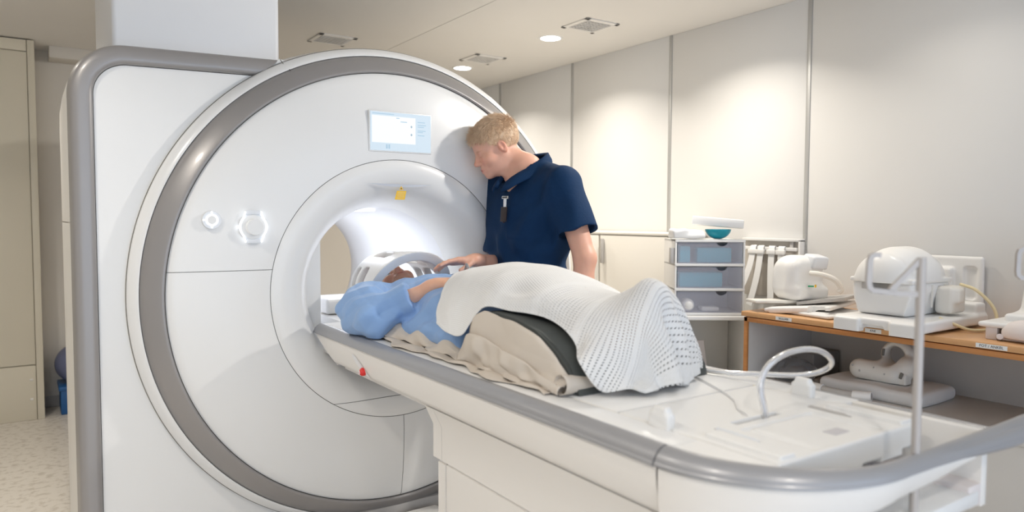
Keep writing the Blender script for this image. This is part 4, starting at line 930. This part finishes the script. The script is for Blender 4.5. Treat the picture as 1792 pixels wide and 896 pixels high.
# hair: cap plus individual locks
def hair_mask(P):   # >0 where hair grows (head space)
    x, y, z = P[..., 0], P[..., 1], P[..., 2]
    front = .060 + .030 * np.clip((.105 - np.abs(x - .03)) / .1, 0, 1) * 0
    m = z - (.012 + .62 * np.clip(x - .018, 0, 1) + .0)              # rises toward the forehead
    side = np.where(x < -.018, z + .052 - .25 * np.clip(-x - .02, 0, .1), m)
    return side
def cap_f(P):
    d = sd_ell(P, (-.016, 0, .046), (.107, .083, .091)); d = smin(d, sd_ell(P, (.030, 0, .062), (.058, .060, .042)), .03)
    d = d + vnoise(P, 90, 12) * .0018
    for s in (-1, 1): d = smax(d, -sd_ell(P, (-.012, s * .09, -.006), (.024, .03, .036)), .004)
    return smax(d, -hair_mask(P), .006)
cV, cF = nets(cap_f, (-.14, -.11, -.08), (.12, .11, .16), .0035)
unpar(fast_mesh('hair', xf(MH, cV), cF, 'hair_blond'), man)
def strands(n, R, r, mh, name, mtl, parent):
    V = []; F = []; cnt = 0
    pool = cV[R.integers(0, len(cV), n * 4)]; msk = hair_mask(pool) > .004
    for p in pool[msk][:n]:
        ctr = np.array([-.012, 0, .03]); nn = nrm(p - ctr)
        top = np.clip((p[2] - .05) / .06, 0, 1); fr_ = 1. if p[0] > .045 else 0.; fwd = np.array([1., .25 * np.sign(p[1] + .001), .05 + .5 * fr_]); dn = np.array([-.35, 0, -1.]); dirv = top * fwd + (1 - top) * dn + R.normal(0, .28, 3)
        dirv = nrm(dirv - nn * (dirv @ nn) + nn * (.18 + .25 * top)); L_ = (.014 + .022 * top + .004 * (p[0] > .045)) * R.uniform(.7, 1.3)
        sd = nrm(np.cross(dirv, nn)); b_ = len(V); pts = []
        for k in range(4):
            t = k / 3; pts.append(p - nn * .003 + dirv * L_ * t - nn * (L_ * (.08 + .27 * top) * t * t) + nn * .002 * t)
        for k, q in enumerate(pts):
            ww = r * (1 - .85 * k / 3); V += [q + sd * ww, q + nn * ww, q - sd * ww]
        for k in range(3):
            for j in range(3): a = b_ + k * 3 + j; c2 = b_ + k * 3 + (j + 1) % 3; F.append((a, c2, c2 + 3, a + 3))
    o = fast_mesh(name, xf(mh, np.array(V)), np.array(F), mtl); unpar(o, parent); o['kind'] = 'stuff'; return o
strands(8500, rng, .0012, MH, 'hair_locks', 'hair_blond', man)
# shirt
def shirt(P):
    t0 = sd_ell(P, Lm(.0, .008, 1.30), (.144, .205, .23), MROT); d = smin(t0, sd_ell(P, Lm(.018, .015, 1.06), (.150, .205, .26), MROT), .07)
    d = smin(d, sd_cap(P, Lm(-.005, -.175, 1.437), Lm(-.005, .190, 1.437), .070, .068), .05)
    d = smin(d, sd_cap(P, Lm(-.015, -.10, 1.47), Lm(.01, 0, 1.505), .055, .070), .05); d = smin(d, sd_cap(P, Lm(-.015, .10, 1.47), Lm(.01, 0, 1.505), .055, .070), .05)
    eL = shL + (elL - shL) * .66; eR = shR + (elR - shR) * .80
    sl = sd_cap(P, shL, eL + (eL - shL) * .5, .074, .100); sr = sd_cap(P, shR, eR + (eR - shR) * .5, .076, .080)
    nl = nrm(eL - shL); nr = nrm(eR - shR)
    sl = smax(sl, (P - eL.astype(P.dtype)) @ nl.astype(P.dtype), .003); sr = smax(sr, (P - eR.astype(P.dtype)) @ nr.astype(P.dtype), .003)
    sl = np.maximum(sl, -np.maximum(sd_cap(P, shL, eL + (eL - shL) * .6, .060, .084), -(P - (eL - nl * .03).astype(P.dtype)) @ nl.astype(P.dtype)))
    sr = np.maximum(sr, -np.maximum(sd_cap(P, shR, eR + (eR - shR) * .6, .058, .068), -(P - (eR - nr * .03).astype(P.dtype)) @ nr.astype(P.dtype)))
    d = smin(d, sl, .075); d = smin(d, sr, .05)
    # long soft drag folds from armpit and waist
    q = (P - Lm(0, 0, 1.2).astype(P.dtype)) @ MROT.astype(P.dtype)
    fold = np.sin(q[..., 2] * 46 + q[..., 1] * 30 + 2.2 * np.sin(q[..., 1] * 16)) * np.exp(-((q[..., 2] + .12) / .16) ** 2) * .008 + np.sin(q[..., 1] * 48 - q[..., 2] * 34 + 1) * np.exp(-((q[..., 1] - .14) / .07) ** 2 - ((q[..., 2] - .1) / .14) ** 2) * .009
    d = d + fold + vnoise(P, 26, 21) * .0045
    pk = np.maximum(np.abs(q[..., 1] - .085) - .058, np.abs(q[..., 2] - .085) - .070); d = d - .0035 * (pk < 0) * (q[..., 0] > 0)
    d = np.maximum(d, -(P[..., 2] - .80 * MS)); d = np.maximum(d, -sd_cap(P, Lm(0, 0, .70), Lm(0, 0, .90), .13, .13))
    nk = HC + MH[:3, :3] @ np.array([-.035, 0, -.06]); 
    d = smax(d, -chain(P, [(nk, .086), (Lm(.02, 0, 1.515), .084), (Lm(.10, 0, 1.465), .050), (Lm(.17, 0, 1.395), .012)], .02), .006)
    return d
unpar(sdf('shirt', shirt, (.15, -.70, .82), (.86, .20, 1.68), .006, 'scrubs', angle=None), man)
def collar():
    V = []; n = 40; rows = 6
    for k in range(n):
        t = k / (n - 1); a = (t - .5) * 2     # -1 right front ... 0 back ... +1 left front
        ang = a * 2.75; s = abs(a)
        cx = .012 + -.082 * math.cos(ang) if True else 0; cy = .080 * math.sin(ang) * (1 - .0 * s)
        if s > .72: u = (s - .72) / .28; cx = cx + .075 * u; cy = cy * (1 - .55 * u) + np.sign(a) * .010 * u
        zt = 1.566 - .150 * s ** 2.6; w_ = .052 + .022 * max(0, (s - .45) / .55) ** 1.5 - (.05 * max(0, (s - .9) / .1))
        out = nrm((-math.cos(ang) + (1.1 if s > .72 else 0) * (s - .72) / .28, math.sin(ang), 0))
        for r in range(rows):
            v = r / (rows - 1); fl_ = w_ * (.85 * v ** .8); dr = w_ * .95 * v ** 1.6 
            V.append(Lm(cx, cy, zt) + MROT @ (out * (fl_ * (.42 + .30 * min(1, s / .6)) + .006 * math.sin(v * PI))) + np.array([0, 0, .012 * math.sin(min(1, v * 3) * PI) - dr * .66]))
    o = fast_mesh('collar', np.array(V), np.array(grid_faces(n, rows)), 'scrubs'); md = o.modifiers.new('thick', 'SOLIDIFY'); md.thickness = .0055; md.offset = 1; return unpar(o, man)
collar()
def trousers(P):
    d = sd_ell(P, Lm(0, 0, .93), (.135, .17, .14), MROT)
    for s in (-1, 1): d = smin(d, chain(P, [(Lm(0, s * .095, .90), .115), (Lm(.015, s * .10, .50), .085), (Lm(-.01, s * .10, .10), .078)], .03), .04)
    return np.maximum(d, -(P[..., 2] - .05)) + vnoise(P, 20, 30) * .003
unpar(sdf('trousers', trousers, (.33, -.50, .03), (.78, .10, 1.10), .009, 'trousers'), man)
for s in (-1, 1): unpar(sdf('shoe', lambda P: smax(smin(sd_cap(P, Lm(-.05, s * .10, .05), Lm(.13, s * .12, .035), .052, .046), sd_cap(P, Lm(-.03, s * .10, .06), Lm(-.02, s * .10, .10), .052, .050), .03), -P[..., 2] + .001, .004), (.33, -.42, -.01), (.70, .02, .18), .006, 'shoe'), man)
# badge hanging on the shirt
mat('badge_dark', (.035, .022, .022), .4)
bp_ = Lm(.150, .028, 1.327); BM_ = Matrix(frame(bp_ + 0, np.array([mf[0], mf[1], 0]) * .93 + ml[0] * 0, np.array([0, 0, 1.])).tolist())
bx_ = nrm(np.array([mf[0] * .95 + ml[0] * .3, mf[1] * .95 + ml[1] * .3, .12])); BM_ = Matrix(frame(bp_ + bx_ * .012, bx_, np.array([0, 0, 1.])).tolist())
bd = thing('id_badge', 'dark hanging badge with a white clip strap on the navy shirt', 'badge', tuple(bp_))
unpar(obox('clip', (.010, .034, .013), BM_ @ T(.004, 0, .055), 'steel', bev=.002), bd); unpar(obox('clip_label', (.003, .024, .007), BM_ @ T(.0105, 0, .055), 'ink', bev=.0006), bd)
unpar(obox('strap', (.004, .014, .04), BM_ @ T(.004, -.001, .033) @ RX(.06), 'paper_white', bev=.001), bd)
unpar(obox('card', (.007, .031, .064), BM_ @ T(.005, -.002, -.018), 'badge_dark', bev=.002), bd); unpar(obox('notch', (.009, .006, .006), BM_ @ T(.005, 0, -.052), 'badge_dark', bev=.001), bd)

# ================================================================ LYING PATIENT
pat = thing('person', 'patient lying on the table in a light blue gown under a white blanket', 'person', (0, -.6, .922))
PH = np.eye(4); PH[:3, :3] = np.array([[0, 1, 0], [0, 0, 1], [1, 0, 0]]).T @ np.eye(3); PH[:3, :3] = np.column_stack([(0, -.14, .990), (1, 0, 0), (0, .990, .14)]); PH[:3, 3] = (0, .0, 1.036)
PH[:3, :3] = np.array(Matrix.Rotation(-.22, 3, 'Y')) @ PH[:3, :3]
pwr = np.array([-.098, -.562, 1.112]); pel = np.array([-.285, -.43, 1.005]); psh = np.array([-.175, -.205, 1.035])
def pat_body(P):
    d = sd_ell(P, (0, -.36, 1.02), (.15, .24, .085)); d = smin(d, sd_ell(P, (0, -.66, 1.01), (.15, .24, .085)), .05)
    d = smin(d, sd_cap(P, (-.13, -.22, 1.02), (.13, -.22, 1.02), .06, .06), .04); d = smin(d, sd_cap(P, (0, -.20, 1.02), (0, -.08, 1.03), .058, .055), .03)
    d = smin(d, chain(P, [(psh, .052), (pel, .042), (pel * .7 + pwr * .3, .030)], .02), .03)
    m = np.array([-1, 1, 1]); d = smin(d, chain(P, [(psh * m, .052), (np.array([.26, -.46, .985]), .042), (np.array([.22, -.70, 1.03]), .028)], .02), .03)
    for s in (-1, 1): d = smin(d, chain(P, [(np.array([s * .085, -.80, 1.02]), .080), (np.array([s * .08, -1.12, 1.115]), .045), (np.array([s * .07, -1.26, 1.088]), .040), (np.array([s * .045, -1.44, 1.040]), .034), (np.array([s * .045 + .02, -1.475, 1.06]), .030), (np.array([s * .045 + .03, -1.48, 1.135]), .022)], .03), .04)
    return d
pbV, pbF = nets(pat_body, (-.40, -1.66, .90), (.40, .02, 1.26), .0085)
phV, phF = nets(lambda P: smin(head_sdf(P, .0, .35), sd_cap(P, (-.035, 0, -.06), (-.03, 0, -.12), .052, .052), .03), (-.13, -.105, -.15), (.135, .105, .14), .003)
PHD = nrm((.72, .10, .22)); PMH = frame(pwr, nrm((.80, -.42, .16)), np.array([-.10, -.20, 1.]))
prV, prF = hand_mesh(PMH, elbow=pel * .85 + pwr * .15, r_el=.039, curl=(.30, .34, .38, .42), mir=1, fa=.03)
o = merge('body', [(pbV, pbF, tint_of(SKIN_P, pbV)), (xf(PH, phV), phF, head_tint(phV, SKIN_P)), (prV, prF, tint_of(SKIN_P, prV))], 'skin_patient', pat); unpar(o, pat)
for s in (-1, 1):
    bm = bmesh.new(); bmesh.ops.create_uvsphere(bm, u_segments=16, v_segments=10, radius=.0128, matrix=T(.0785, s * .032, -.003)); bm.transform(Matrix(PH.tolist())); e = unpar(from_bm('eye', bm, 'eye_white'), pat)
    bm = bmesh.new(); bmesh.ops.create_uvsphere(bm, u_segments=14, v_segments=8, radius=.0068, matrix=T(.0865, s * .032, -.003)); bm.transform(Matrix(PH.tolist())); i_ = from_bm('iris', bm, 'iris'); i_.parent = e
pcV, pcF = nets(cap_f, (-.14, -.11, -.08), (.12, .11, .16), .005); unpar(fast_mesh('hair', xf(PH, pcV), pcF, 'hair_brown'), pat)
def gown(P):
    d = sd_ell(P, (0, -.37, 1.02), (.195, .25, .112)); d = smin(d, sd_ell(P, (0, -.68, 1.015), (.20, .30, .118)), .06)
    d = smin(d, sd_cap(P, (-.15, -.225, 1.005), (.15, -.225, 1.005), .080, .080), .05)
    d = smin(d, sd_box(P, (-.01, -.72, .965), (.225, .22, .035), .03), .05)
    sl = chain(P, [(psh + np.array([-.02, -.01, -.020]), .082), ((psh + pel) / 2 + np.array([-.045, .005, -.015]), .093), (pel + np.array([-.012, -.01, -.012]), .078)], .05)
    sl = smin(sl, chain(P, [(pel + np.array([0, -.0, 0]), .075), (pwr * .62 + pel * .38, .062), (pwr + (pel - pwr) * .10, .045)], .03), .035)
    nw = nrm(pwr - pel); end = (pwr + (pel - pwr) * .44).astype(P.dtype); sl = smax(sl, np.where(np.linalg.norm(P - pwr.astype(P.dtype), axis=-1) < .20, (P - end) @ nw.astype(P.dtype), -1.), .004)
    tri = lambda k, ph, w_: np.abs(((P @ np.array(k, P.dtype)) + ph + w_ * vnoise(P, 9, 77)) % 1 - .5) - .25
    fold = tri((5.5, 7., 3.), .1, .5) * .022 + tri((-6., 3., 7.5), .4, .6) * .018 + tri((10., -5., 6.), .7, .5) * .010 + tri((14., 9., -12.), .2, .5) * .006
    sl = sl + fold + vnoise(P, 13, 41) * .006
    d = smin(d + vnoise(P, 13, 42) * .005 + fold * .7, sl, .022)
    m = np.array([-1, 1, 1]); d = smin(d, chain(P, [(psh * m, .085), (np.array([.275, -.46, .995]), .072), (np.array([.225, -.66, 1.03]), .05)], .03), .03)
    d = smax(d, -sd_cap(P, (0, -.20, 1.06), (0, .02, 1.05), .068, .085), .01)
    for s_ in (-1, 1): d = smin(d, sd_cap(P, (s_ * .09, -.85, 1.02), (s_ * .085, -1.14, 1.105), .100, .060), .04)
    return np.maximum(d, -(P[..., 2] - .9245))
unpar(sdf('gown', gown, (-.44, -1.26, .915), (.42, -.06, 1.20), .0048, 'gown', angle=None), pat)

# ================================================================ THINGS ON THE TABLE
# foam wedge
prof = [(-1.0, .9225), (-1.01, .985), (-1.05, 1.062), (-1.09, 1.083), (-1.14, 1.088), (-1.24, 1.082), (-1.34, 1.062), (-1.42, 1.032), (-1.475, .995), (-1.505, .950), (-1.512, .9225)]
n = len(prof); V = [(-.235, y, z) for y, z in prof] + [(.235, y, z) for y, z in prof]; bm = bmesh.new(); vv = [bm.verts.new(v) for v in V]
for i in range(n): bm.faces.new((vv[i], vv[(i + 1) % n], vv[n + (i + 1) % n], vv[n + i]))
bm.faces.new(vv[:n][::-1]); bm.faces.new(vv[n:]); bmesh.ops.bevel(bm, geom=[e for e in bm.edges if abs(e.verts[0].co.x - e.verts[1].co.x) < 1e-6], offset=.006, segments=2, affect='EDGES')
o = from_bm('knee_wedge', bm, 'foam_dark', None, angle=40); tag(o, "dark grey foam wedge under the patient's knees and blanket", 'wedge')
def smesh(ctrl, nu, nv, name, material, disp=None, thick=.0, uvscale=True):
    """bicubic sheet through a control net [rows][cols]"""
    rows = [catmull(r, nv) for r in ctrl]; cols = len(rows[0]); G = []
    for j in range(cols): G.append(catmull([r[j] for r in rows], nu))
    G = np.array(G).transpose(1, 0, 2); a, b_ = G.shape[:2]
    du = np.gradient(G, axis=0); dv = np.gradient(G, axis=1); N = np.cross(du, dv); N /= np.linalg.norm(N, axis=2, keepdims=True) + 1e-9
    su = np.cumsum(np.linalg.norm(du, axis=2), 0).mean(1)[:, None] * np.ones((1, b_)); sv = np.cumsum(np.linalg.norm(dv, axis=2), 1)
    if disp is not None: G = G + N * disp(G, su, sv, np.linspace(0, 1, a)[:, None], np.linspace(0, 1, b_)[None, :])[..., None]
    o = fast_mesh(name, G.reshape(-1, 3), np.array(grid_faces(a, b_)), material, None, uvs=np.stack([su, sv], -1).reshape(-1, 2))
    if thick: md = o.modifiers.new('thick', 'SOLIDIFY'); md.thickness = thick; md.offset = 0
    return o
def row(*p): return [np.array(q, float) for q in p]
net = [
 row((.30, -.62, .985), (.25, -.62, 1.06), (.13, -.60, 1.135), (0, -.60, 1.155), (-.115, -.67, 1.142), (-.225, -.80, 1.075), (-.285, -.895, 1.022)),
 row((.305, -.74, .975), (.255, -.74, 1.08), (.13, -.74, 1.175), (0, -.74, 1.187), (-.13, -.79, 1.168), (-.238, -.88, 1.09), (-.288, -.965, 1.008)),
 row((.30, -.90, .97), (.255, -.90, 1.10), (.13, -.90, 1.195), (0, -.90, 1.207), (-.13, -.92, 1.188), (-.232, -.97, 1.11), (-.278, -1.035, 1.012)),
 row((.285, -1.06, 1.0), (.24, -1.06, 1.14), (.12, -1.06, 1.205), (0, -1.06, 1.207), (-.12, -1.06, 1.190), (-.205, -1.07, 1.145), (-.238, -1.085, 1.092)),
 row((.27, -1.18, 1.0), (.22, -1.18, 1.12), (.11, -1.18, 1.182), (0, -1.18, 1.186), (-.11, -1.18, 1.176), (-.185, -1.185, 1.142), (-.208, -1.19, 1.092)),
 row((.26, -1.30, .99), (.21, -1.30, 1.08), (.11, -1.30, 1.150), (0, -1.30, 1.156), (-.10, -1.305, 1.152), (-.160, -1.31, 1.126), (-.178, -1.315, 1.084)),
 row((.25, -1.42, .97), (.20, -1.42, 1.06), (.11, -1.42, 1.140), (0, -1.42, 1.146), (-.09, -1.425, 1.132), (-.150, -1.43, 1.095), (-.186, -1.43, 1.048)),
 row((.25, -1.50, .95), (.19, -1.50, 1.08), (.10, -1.50, 1.172), (0, -1.50, 1.166), (-.085, -1.50, 1.125), (-.165, -1.50, 1.05), (-.218, -1.505, .985)),
 row((.24, -1.565, .94), (.17, -1.565, 1.11), (.09, -1.565, 1.192), (0, -1.565, 1.192), (-.08, -1.565, 1.120), (-.130, -1.56, 1.01), (-.195, -1.555, .940)),
 row((.23, -1.61, .935), (.15, -1.615, 1.10), (.08, -1.62, 1.175), (0, -1.62, 1.165), (-.065, -1.615, 1.09), (-.10, -1.605, .99), (-.130, -1.60, .940)),
 row((.225, -1.62, .930), (.15, -1.635, 1.02), (.08, -1.645, 1.065), (0, -1.65, 1.06), (-.055, -1.64, 1.01), (-.085, -1.63, .965), (-.112, -1.62, .934)),
 row((.22, -1.615, .928), (.155, -1.645, .945), (.09, -1.665, .940), (.01, -1.675, .940), (-.045, -1.665, .938), (-.075, -1.65, .934), (-.100, -1.635, .930)),
]
for i, r_ in enumerate(net):
    k = min(max((i - 5) / 3.0, 0), 1)
    for j, q in enumerate(r_):
        q[1] += k * (.065 + .34 * q[0])
        if j == 2: q[2] -= .022
        if j == 1: q[2] -= .012
def bdisp(G, su, sv, u, v):
    foot = np.clip((u - .70) / .18, 0, 1); side = np.clip((v - .72) / .2, 0, 1) * np.clip((u - .5) / .2, 0, 1)
    ph = (G[..., 0] * 70 + G[..., 1] * 30 + 2 * np.sin(su * 9))
    w_ = np.sin(ph) * .015 * foot * np.clip((1.17 - G[..., 2]) / .1, 0, 1.2) + np.sin(G[..., 1] * 62 + G[..., 0] * 30) * .011 * side
    w_ = w_ + vnoise(G, 14, 51) * .004 + vnoise(G, 34, 52) * .0016
    hollow = -.014 * np.exp(-((G[..., 1] + 1.17) / .06) ** 2 - ((v - .80) / .09) ** 2) - .010 * np.exp(-((G[..., 1] + 1.0) / .05) ** 2 - ((v - .85) / .10) ** 2)
    rim = np.where(v > .985, .004, 0) + np.where(u < .012, .003, 0)
    fade = np.minimum(np.clip((G[..., 2] - .926) / .012, .15, 1), 1)
    return (w_ + hollow + rim) * fade * -1
bk = smesh(net, 14, 22, 'blanket', 'blanket', bdisp, .0035); tag(bk, "white knitted cellular blanket draped over the patient's body and legs", 'blanket')
# paper sheet crumpled along the near side of the wedge
wy = [p[0] for p in prof][::-1]; wz = [p[1] for p in prof][::-1]
def wt(y): return float(np.interp(y, wy, wz)) if y < -1.0 else .93
net = []
for i, y in enumerate(np.linspace(-.44, -1.49, 22)):
    t = i / 21; zt = max(.932, wt(y) - .008 - .016 * np.clip((-1.10 - y) / .38, 0, 1)); on_ = y < -1.0
    e = -.262 - .012 * math.sin(i * 1.9) - .010 * math.sin(i * .8 + 1) - (.015 if on_ else 0)
    if on_: net.append(row((e, y, .9245 + .004 * (1 + math.sin(i * 2.3))), (-.262 - .010 * math.sin(i * 1.3), y, .928 + .10 * (zt - .925)), (-.252, y, .925 + .45 * (zt - .925)), (-.247, y, .925 + .78 * (zt - .925)), (-.241, y, zt), (-.237, y, zt - .004)))
    else: 
        bmp = .016 + .016 * math.sin(i * 1.7); net.append(row((e, y, .9245 + .005 * (1 + math.sin(i * 2.1))), (-.245, y, .930 + bmp * .6), (-.225, y, .934 + bmp), (-.20, y, .932 + bmp * .5), (-.16, y, .927), (-.12, y, .9255)))
def pdisp(G, su, sv, u, v):
    tri = lambda ky, kz, ph: np.abs((G[..., 1] * ky + G[..., 2] * kz + ph + .3 * vnoise(G, 6, 63)) % 1 - .5)
    amp = np.clip(v * 4, .15, 1) * np.clip((1 - v) * 5, .15, 1)
    ty = np.clip((-1.0 - G[..., 1]) / .49, 0, 1); f = (v * np.ones_like(ty) - (.74 - .40 * ty)) / .07; on_ = np.clip((-.97 - G[..., 1]) / .04, 0, 1)
    flap = .0 * (1 / (1 + np.exp(np.clip(f * 6, -30, 30)))) * on_ * np.clip(v * 3.5, 0, 1) * (1 - .55 * ty)
    return flap + (tri(1.9, 3.2, .1) * .020 + tri(-2.3, 4.9, .35) * .012 + tri(6.3, 2.5, .2) * .008 * (1 - ty) + vnoise(G, 13, 61) * .003) * amp
ps = smesh(net, 10, 18, 'paper_sheet', 'paper_sheet', lambda *a: pdisp(*a), .0014); tag(ps, 'crumpled beige paper sheet hanging over the near side of the foam wedge', 'sheet')
# make sure the sheet bulges to the near side and stays above the table
me = ps.data; c_ = np.empty(len(me.vertices) * 3, np.float32); me.vertices.foreach_get('co', c_); c_ = c_.reshape(-1, 3); wzv = np.interp(c_[:, 1], wy, wz)
near = (c_[:, 1] < -1.0) & (c_[:, 2] < wzv - .002); c_[near, 0] = np.minimum(c_[near, 0], -.2385); c_[:, 2] = np.maximum(c_[:, 2], .9225); me.vertices.foreach_set('co', c_.ravel()); me.update()
fl = [[], [], [], [], []]; lo_ = []
for i, y in enumerate(np.linspace(-.985, -1.475, 16)):
    t = i / 15; zt = max(.945, wt(y)); k = .66 - .42 * t; zr = .925 + (zt - .925) * k; w_ = .006 * math.sin(i * 1.3) + .004 * math.sin(i * 2.9)
    ex = math.sin(min(1, t * 5) * PI / 2) * (1 - .5 * t)
    fl[0].append(np.array((-.252, y, zr - .010))); fl[1].append(np.array((-.262 - .016 * ex + w_ * .4, y, zr + .006))); fl[2].append(np.array((-.266 - .018 * ex + w_, y - .004, .925 + (zr - .925) * .62)))
    fl[3].append(np.array((-.268 - .010 * ex - w_, y, .925 + (zr - .925) * .26))); fl[4].append(np.array((-.262 + w_ * .5, y, .9245)))
fp = smesh([list(r) for r in zip(*fl)], 5, 6, 'folded_flap', 'paper_sheet', lambda G, su, sv, u, v: (np.abs((G[..., 1] * 4.1 + G[..., 2] * 7) % 1 - .5) * .012 - .003) * np.clip(v * 5, 0, 1) * np.clip((1 - v) * 5, 0, 1), .0014); fp.parent = ps
for i, y in enumerate(np.linspace(-.445, -1.455, 26)):
    w_ = math.sin(i * .9) * .009 + math.sin(i * 2.1 + 1) * .006; up_ = abs(math.sin(i * .75)) * .010
    lo_.append([np.array((-.300 + w_ + .012 * math.cos(i * .5), y, .9232 + up_ * .35)), np.array((-.285 + w_ * .7, y, .9235 + up_)), np.array((-.265, y, .9235 + up_ * .8)), np.array((-.24, y, .9232))])
le = smesh(lo_, 6, 5, 'loose_edge', 'paper_sheet', None, .0012); le.parent = ps
V = []; na = 34; nl_ = 8
for j in range(nl_):
    s = j / (nl_ - 1); c = np.array([-.268 + .105 * s, -1.488 - .002 * s, .9225])
    for k in range(na):
        a = -PI / 2 + k / (na - 1) * 2.15 * PI; r = (.026 - .0035 * k / na) * (1 - .30 * s)
        V.append(c + np.array([.012 * math.sin(k * .35) * s * .4, r * math.cos(a), .0275 * (1 - .3 * s) + r * math.sin(a)]))
curl = fast_mesh('paper_curl', np.array(V), np.array(grid_faces(nl_, na)), 'paper_sheet', None); md = curl.modifiers.new('thick', 'SOLIDIFY'); md.thickness = .0012; curl.parent = ps
# head coil over the patient's face
hc = thing('head_coil', "open white head coil frame over the patient's face", 'coil', (0, -.09, .922))
def hcf(P):
    q = P - np.array([0, 0, 1.045], P.dtype); y = q[..., 1]; rad = np.sqrt((q[..., 0] / 1.08) ** 2 + (q[..., 2] / .98) ** 2)
    sh = np.abs(rad - .152) - .014; sh = smax(sh, y - .105, .012); sh = smax(sh, -(y + .20 - .55 * (1.20 - P[..., 2])), .010); sh = np.maximum(sh, -(q[..., 2] + .055))
    rim = np.maximum(np.abs(rad - .157) - .018, np.abs(y + .188 - .55 * (1.20 - P[..., 2])) - .016); sh = smin(sh, np.maximum(rim, -(q[..., 2] + .055)), .012)
    for w_ in (sd_box(P, (-.15, .062, 1.085), (.09, .016, .055), .014), sd_box(P, (-.15, -.005, 1.10), (.09, .030, .045), .02), sd_box(P, (.16, -.055, 1.085), (.10, .045, .050), .025), sd_box(P, (.16, .05, 1.085), (.10, .035, .05), .025), sd_box(P, (.045, -.025, 1.2), (.045, .085, .06), .02), sd_box(P, (-.055, -.0, 1.2), (.028, .065, .06), .015)): sh = smax(sh, -w_, .007)
    return smin(sh, sd_box(P, (.0, -.06, 1.203), (.05, .014, .008), .006), .008)
unpar(sdf('frame', hcf, (-.19, -.34, .97), (.19, .13, 1.225), .0027, 'plastic_white', angle=None), hc)
def hcb(P):
    d = sd_box(P, (0, -.02, .965), (.165, .16, .038), .018); d = smin(d, sd_box(P, (0, .15, .955), (.12, .06, .03), .015), .02)
    d = np.maximum(d, -sd_cap(P, (0, -.4, 1.055), (0, .075, 1.055), .118, .112)); d = smin(d, sd_box(P, (-.165, .105, .955), (.03, .035, .031), .012), .01); return d
unpar(sdf('base', hcb, (-.21, -.28, .918), (.18, .23, 1.02), .0036, 'plastic_white', angle=None), hc)
unpar(obox('mirror_strip', (.10, .055, .004), T(.02, -.03, 1.172) @ RX(.35) @ RY(.1), 'paper_white', bev=.001), hc)
cu_ = sdf('head_pillow', lambda P: sd_box(P, (0, -.02, .942), (.10, .10, .014), .012), (-.12, -.14, .92), (.12, .10, .97), .005, 'cushion'); unpar(cu_, hc)
o = sdf('head_wedge_pad', lambda P: sd_box(P, (-.17, .30, .958), (.06, .06, .034), .012), (-.25, .22, .918), (-.09, .38, 1.0), .004, 'plastic_white'); tag(o, 'white block pad on the table inside the bore beyond the head coil', 'pad')
# tubing
tb_pts = [(.02, -1.864, .892), (.008, -1.862, .938), (.004, -1.857, .967), (.013, -1.85, .992), (.031, -1.848, 1.018), (.067, -1.848, 1.037), (.132, -1.842, 1.046), (.201, -1.841, 1.045), (.274, -1.831, 1.029), (.337, -1.815, 1.0), (.366, -1.789, .973), (.364, -1.752, .952), (.339, -1.711, .942), (.302, -1.649, .938), (.262, -1.572, .932), (.241, -1.487, .929), (.232, -1.40, .929), (.225, -1.25, .929), (.22, -1.05, .929)]
hs = thing('air_hose', 'clear plastic tube looping up from the slot and back along the table', 'hose', (.02, -1.864, .9)); V, F = tubegeo(catmull(tb_pts, 7), .0072, 14); unpar(from_py('tube_wall', V, F, 'clear_tube', angle=80), hs)
V, F = tubegeo(catmull(tb_pts, 5), .0034, 8); unpar(from_py('tube_bore', V, F, 'button_plate', angle=80), hs)
o = tube('thin_line', [(.215, -1.42, .924), (.185, -1.495, .924), (.146, -1.579, .924), (.098, -1.676, .924), (.052, -1.747, .924), (-.004, -1.803, .924), (-.025, -1.845, .922), (-.03, -1.864, .905)], .0022, 'plastic_white', n=8); tag(o, 'thin white line running from the blanket foot into the table slot', 'cord')
o = tube('call_cord', [(.01, -.55, 1.12), (.0, -.57, 1.149), (-.005, -.592, 1.180), (-.01, -.603, 1.187), (-.012, -.615, 1.182), (-.02, -.65, 1.160), (-.03, -.70, 1.148)], .0042, 'rail_grey', n=10); tag(o, "grey cord bent in a peak beside the patient's hand", 'cord')
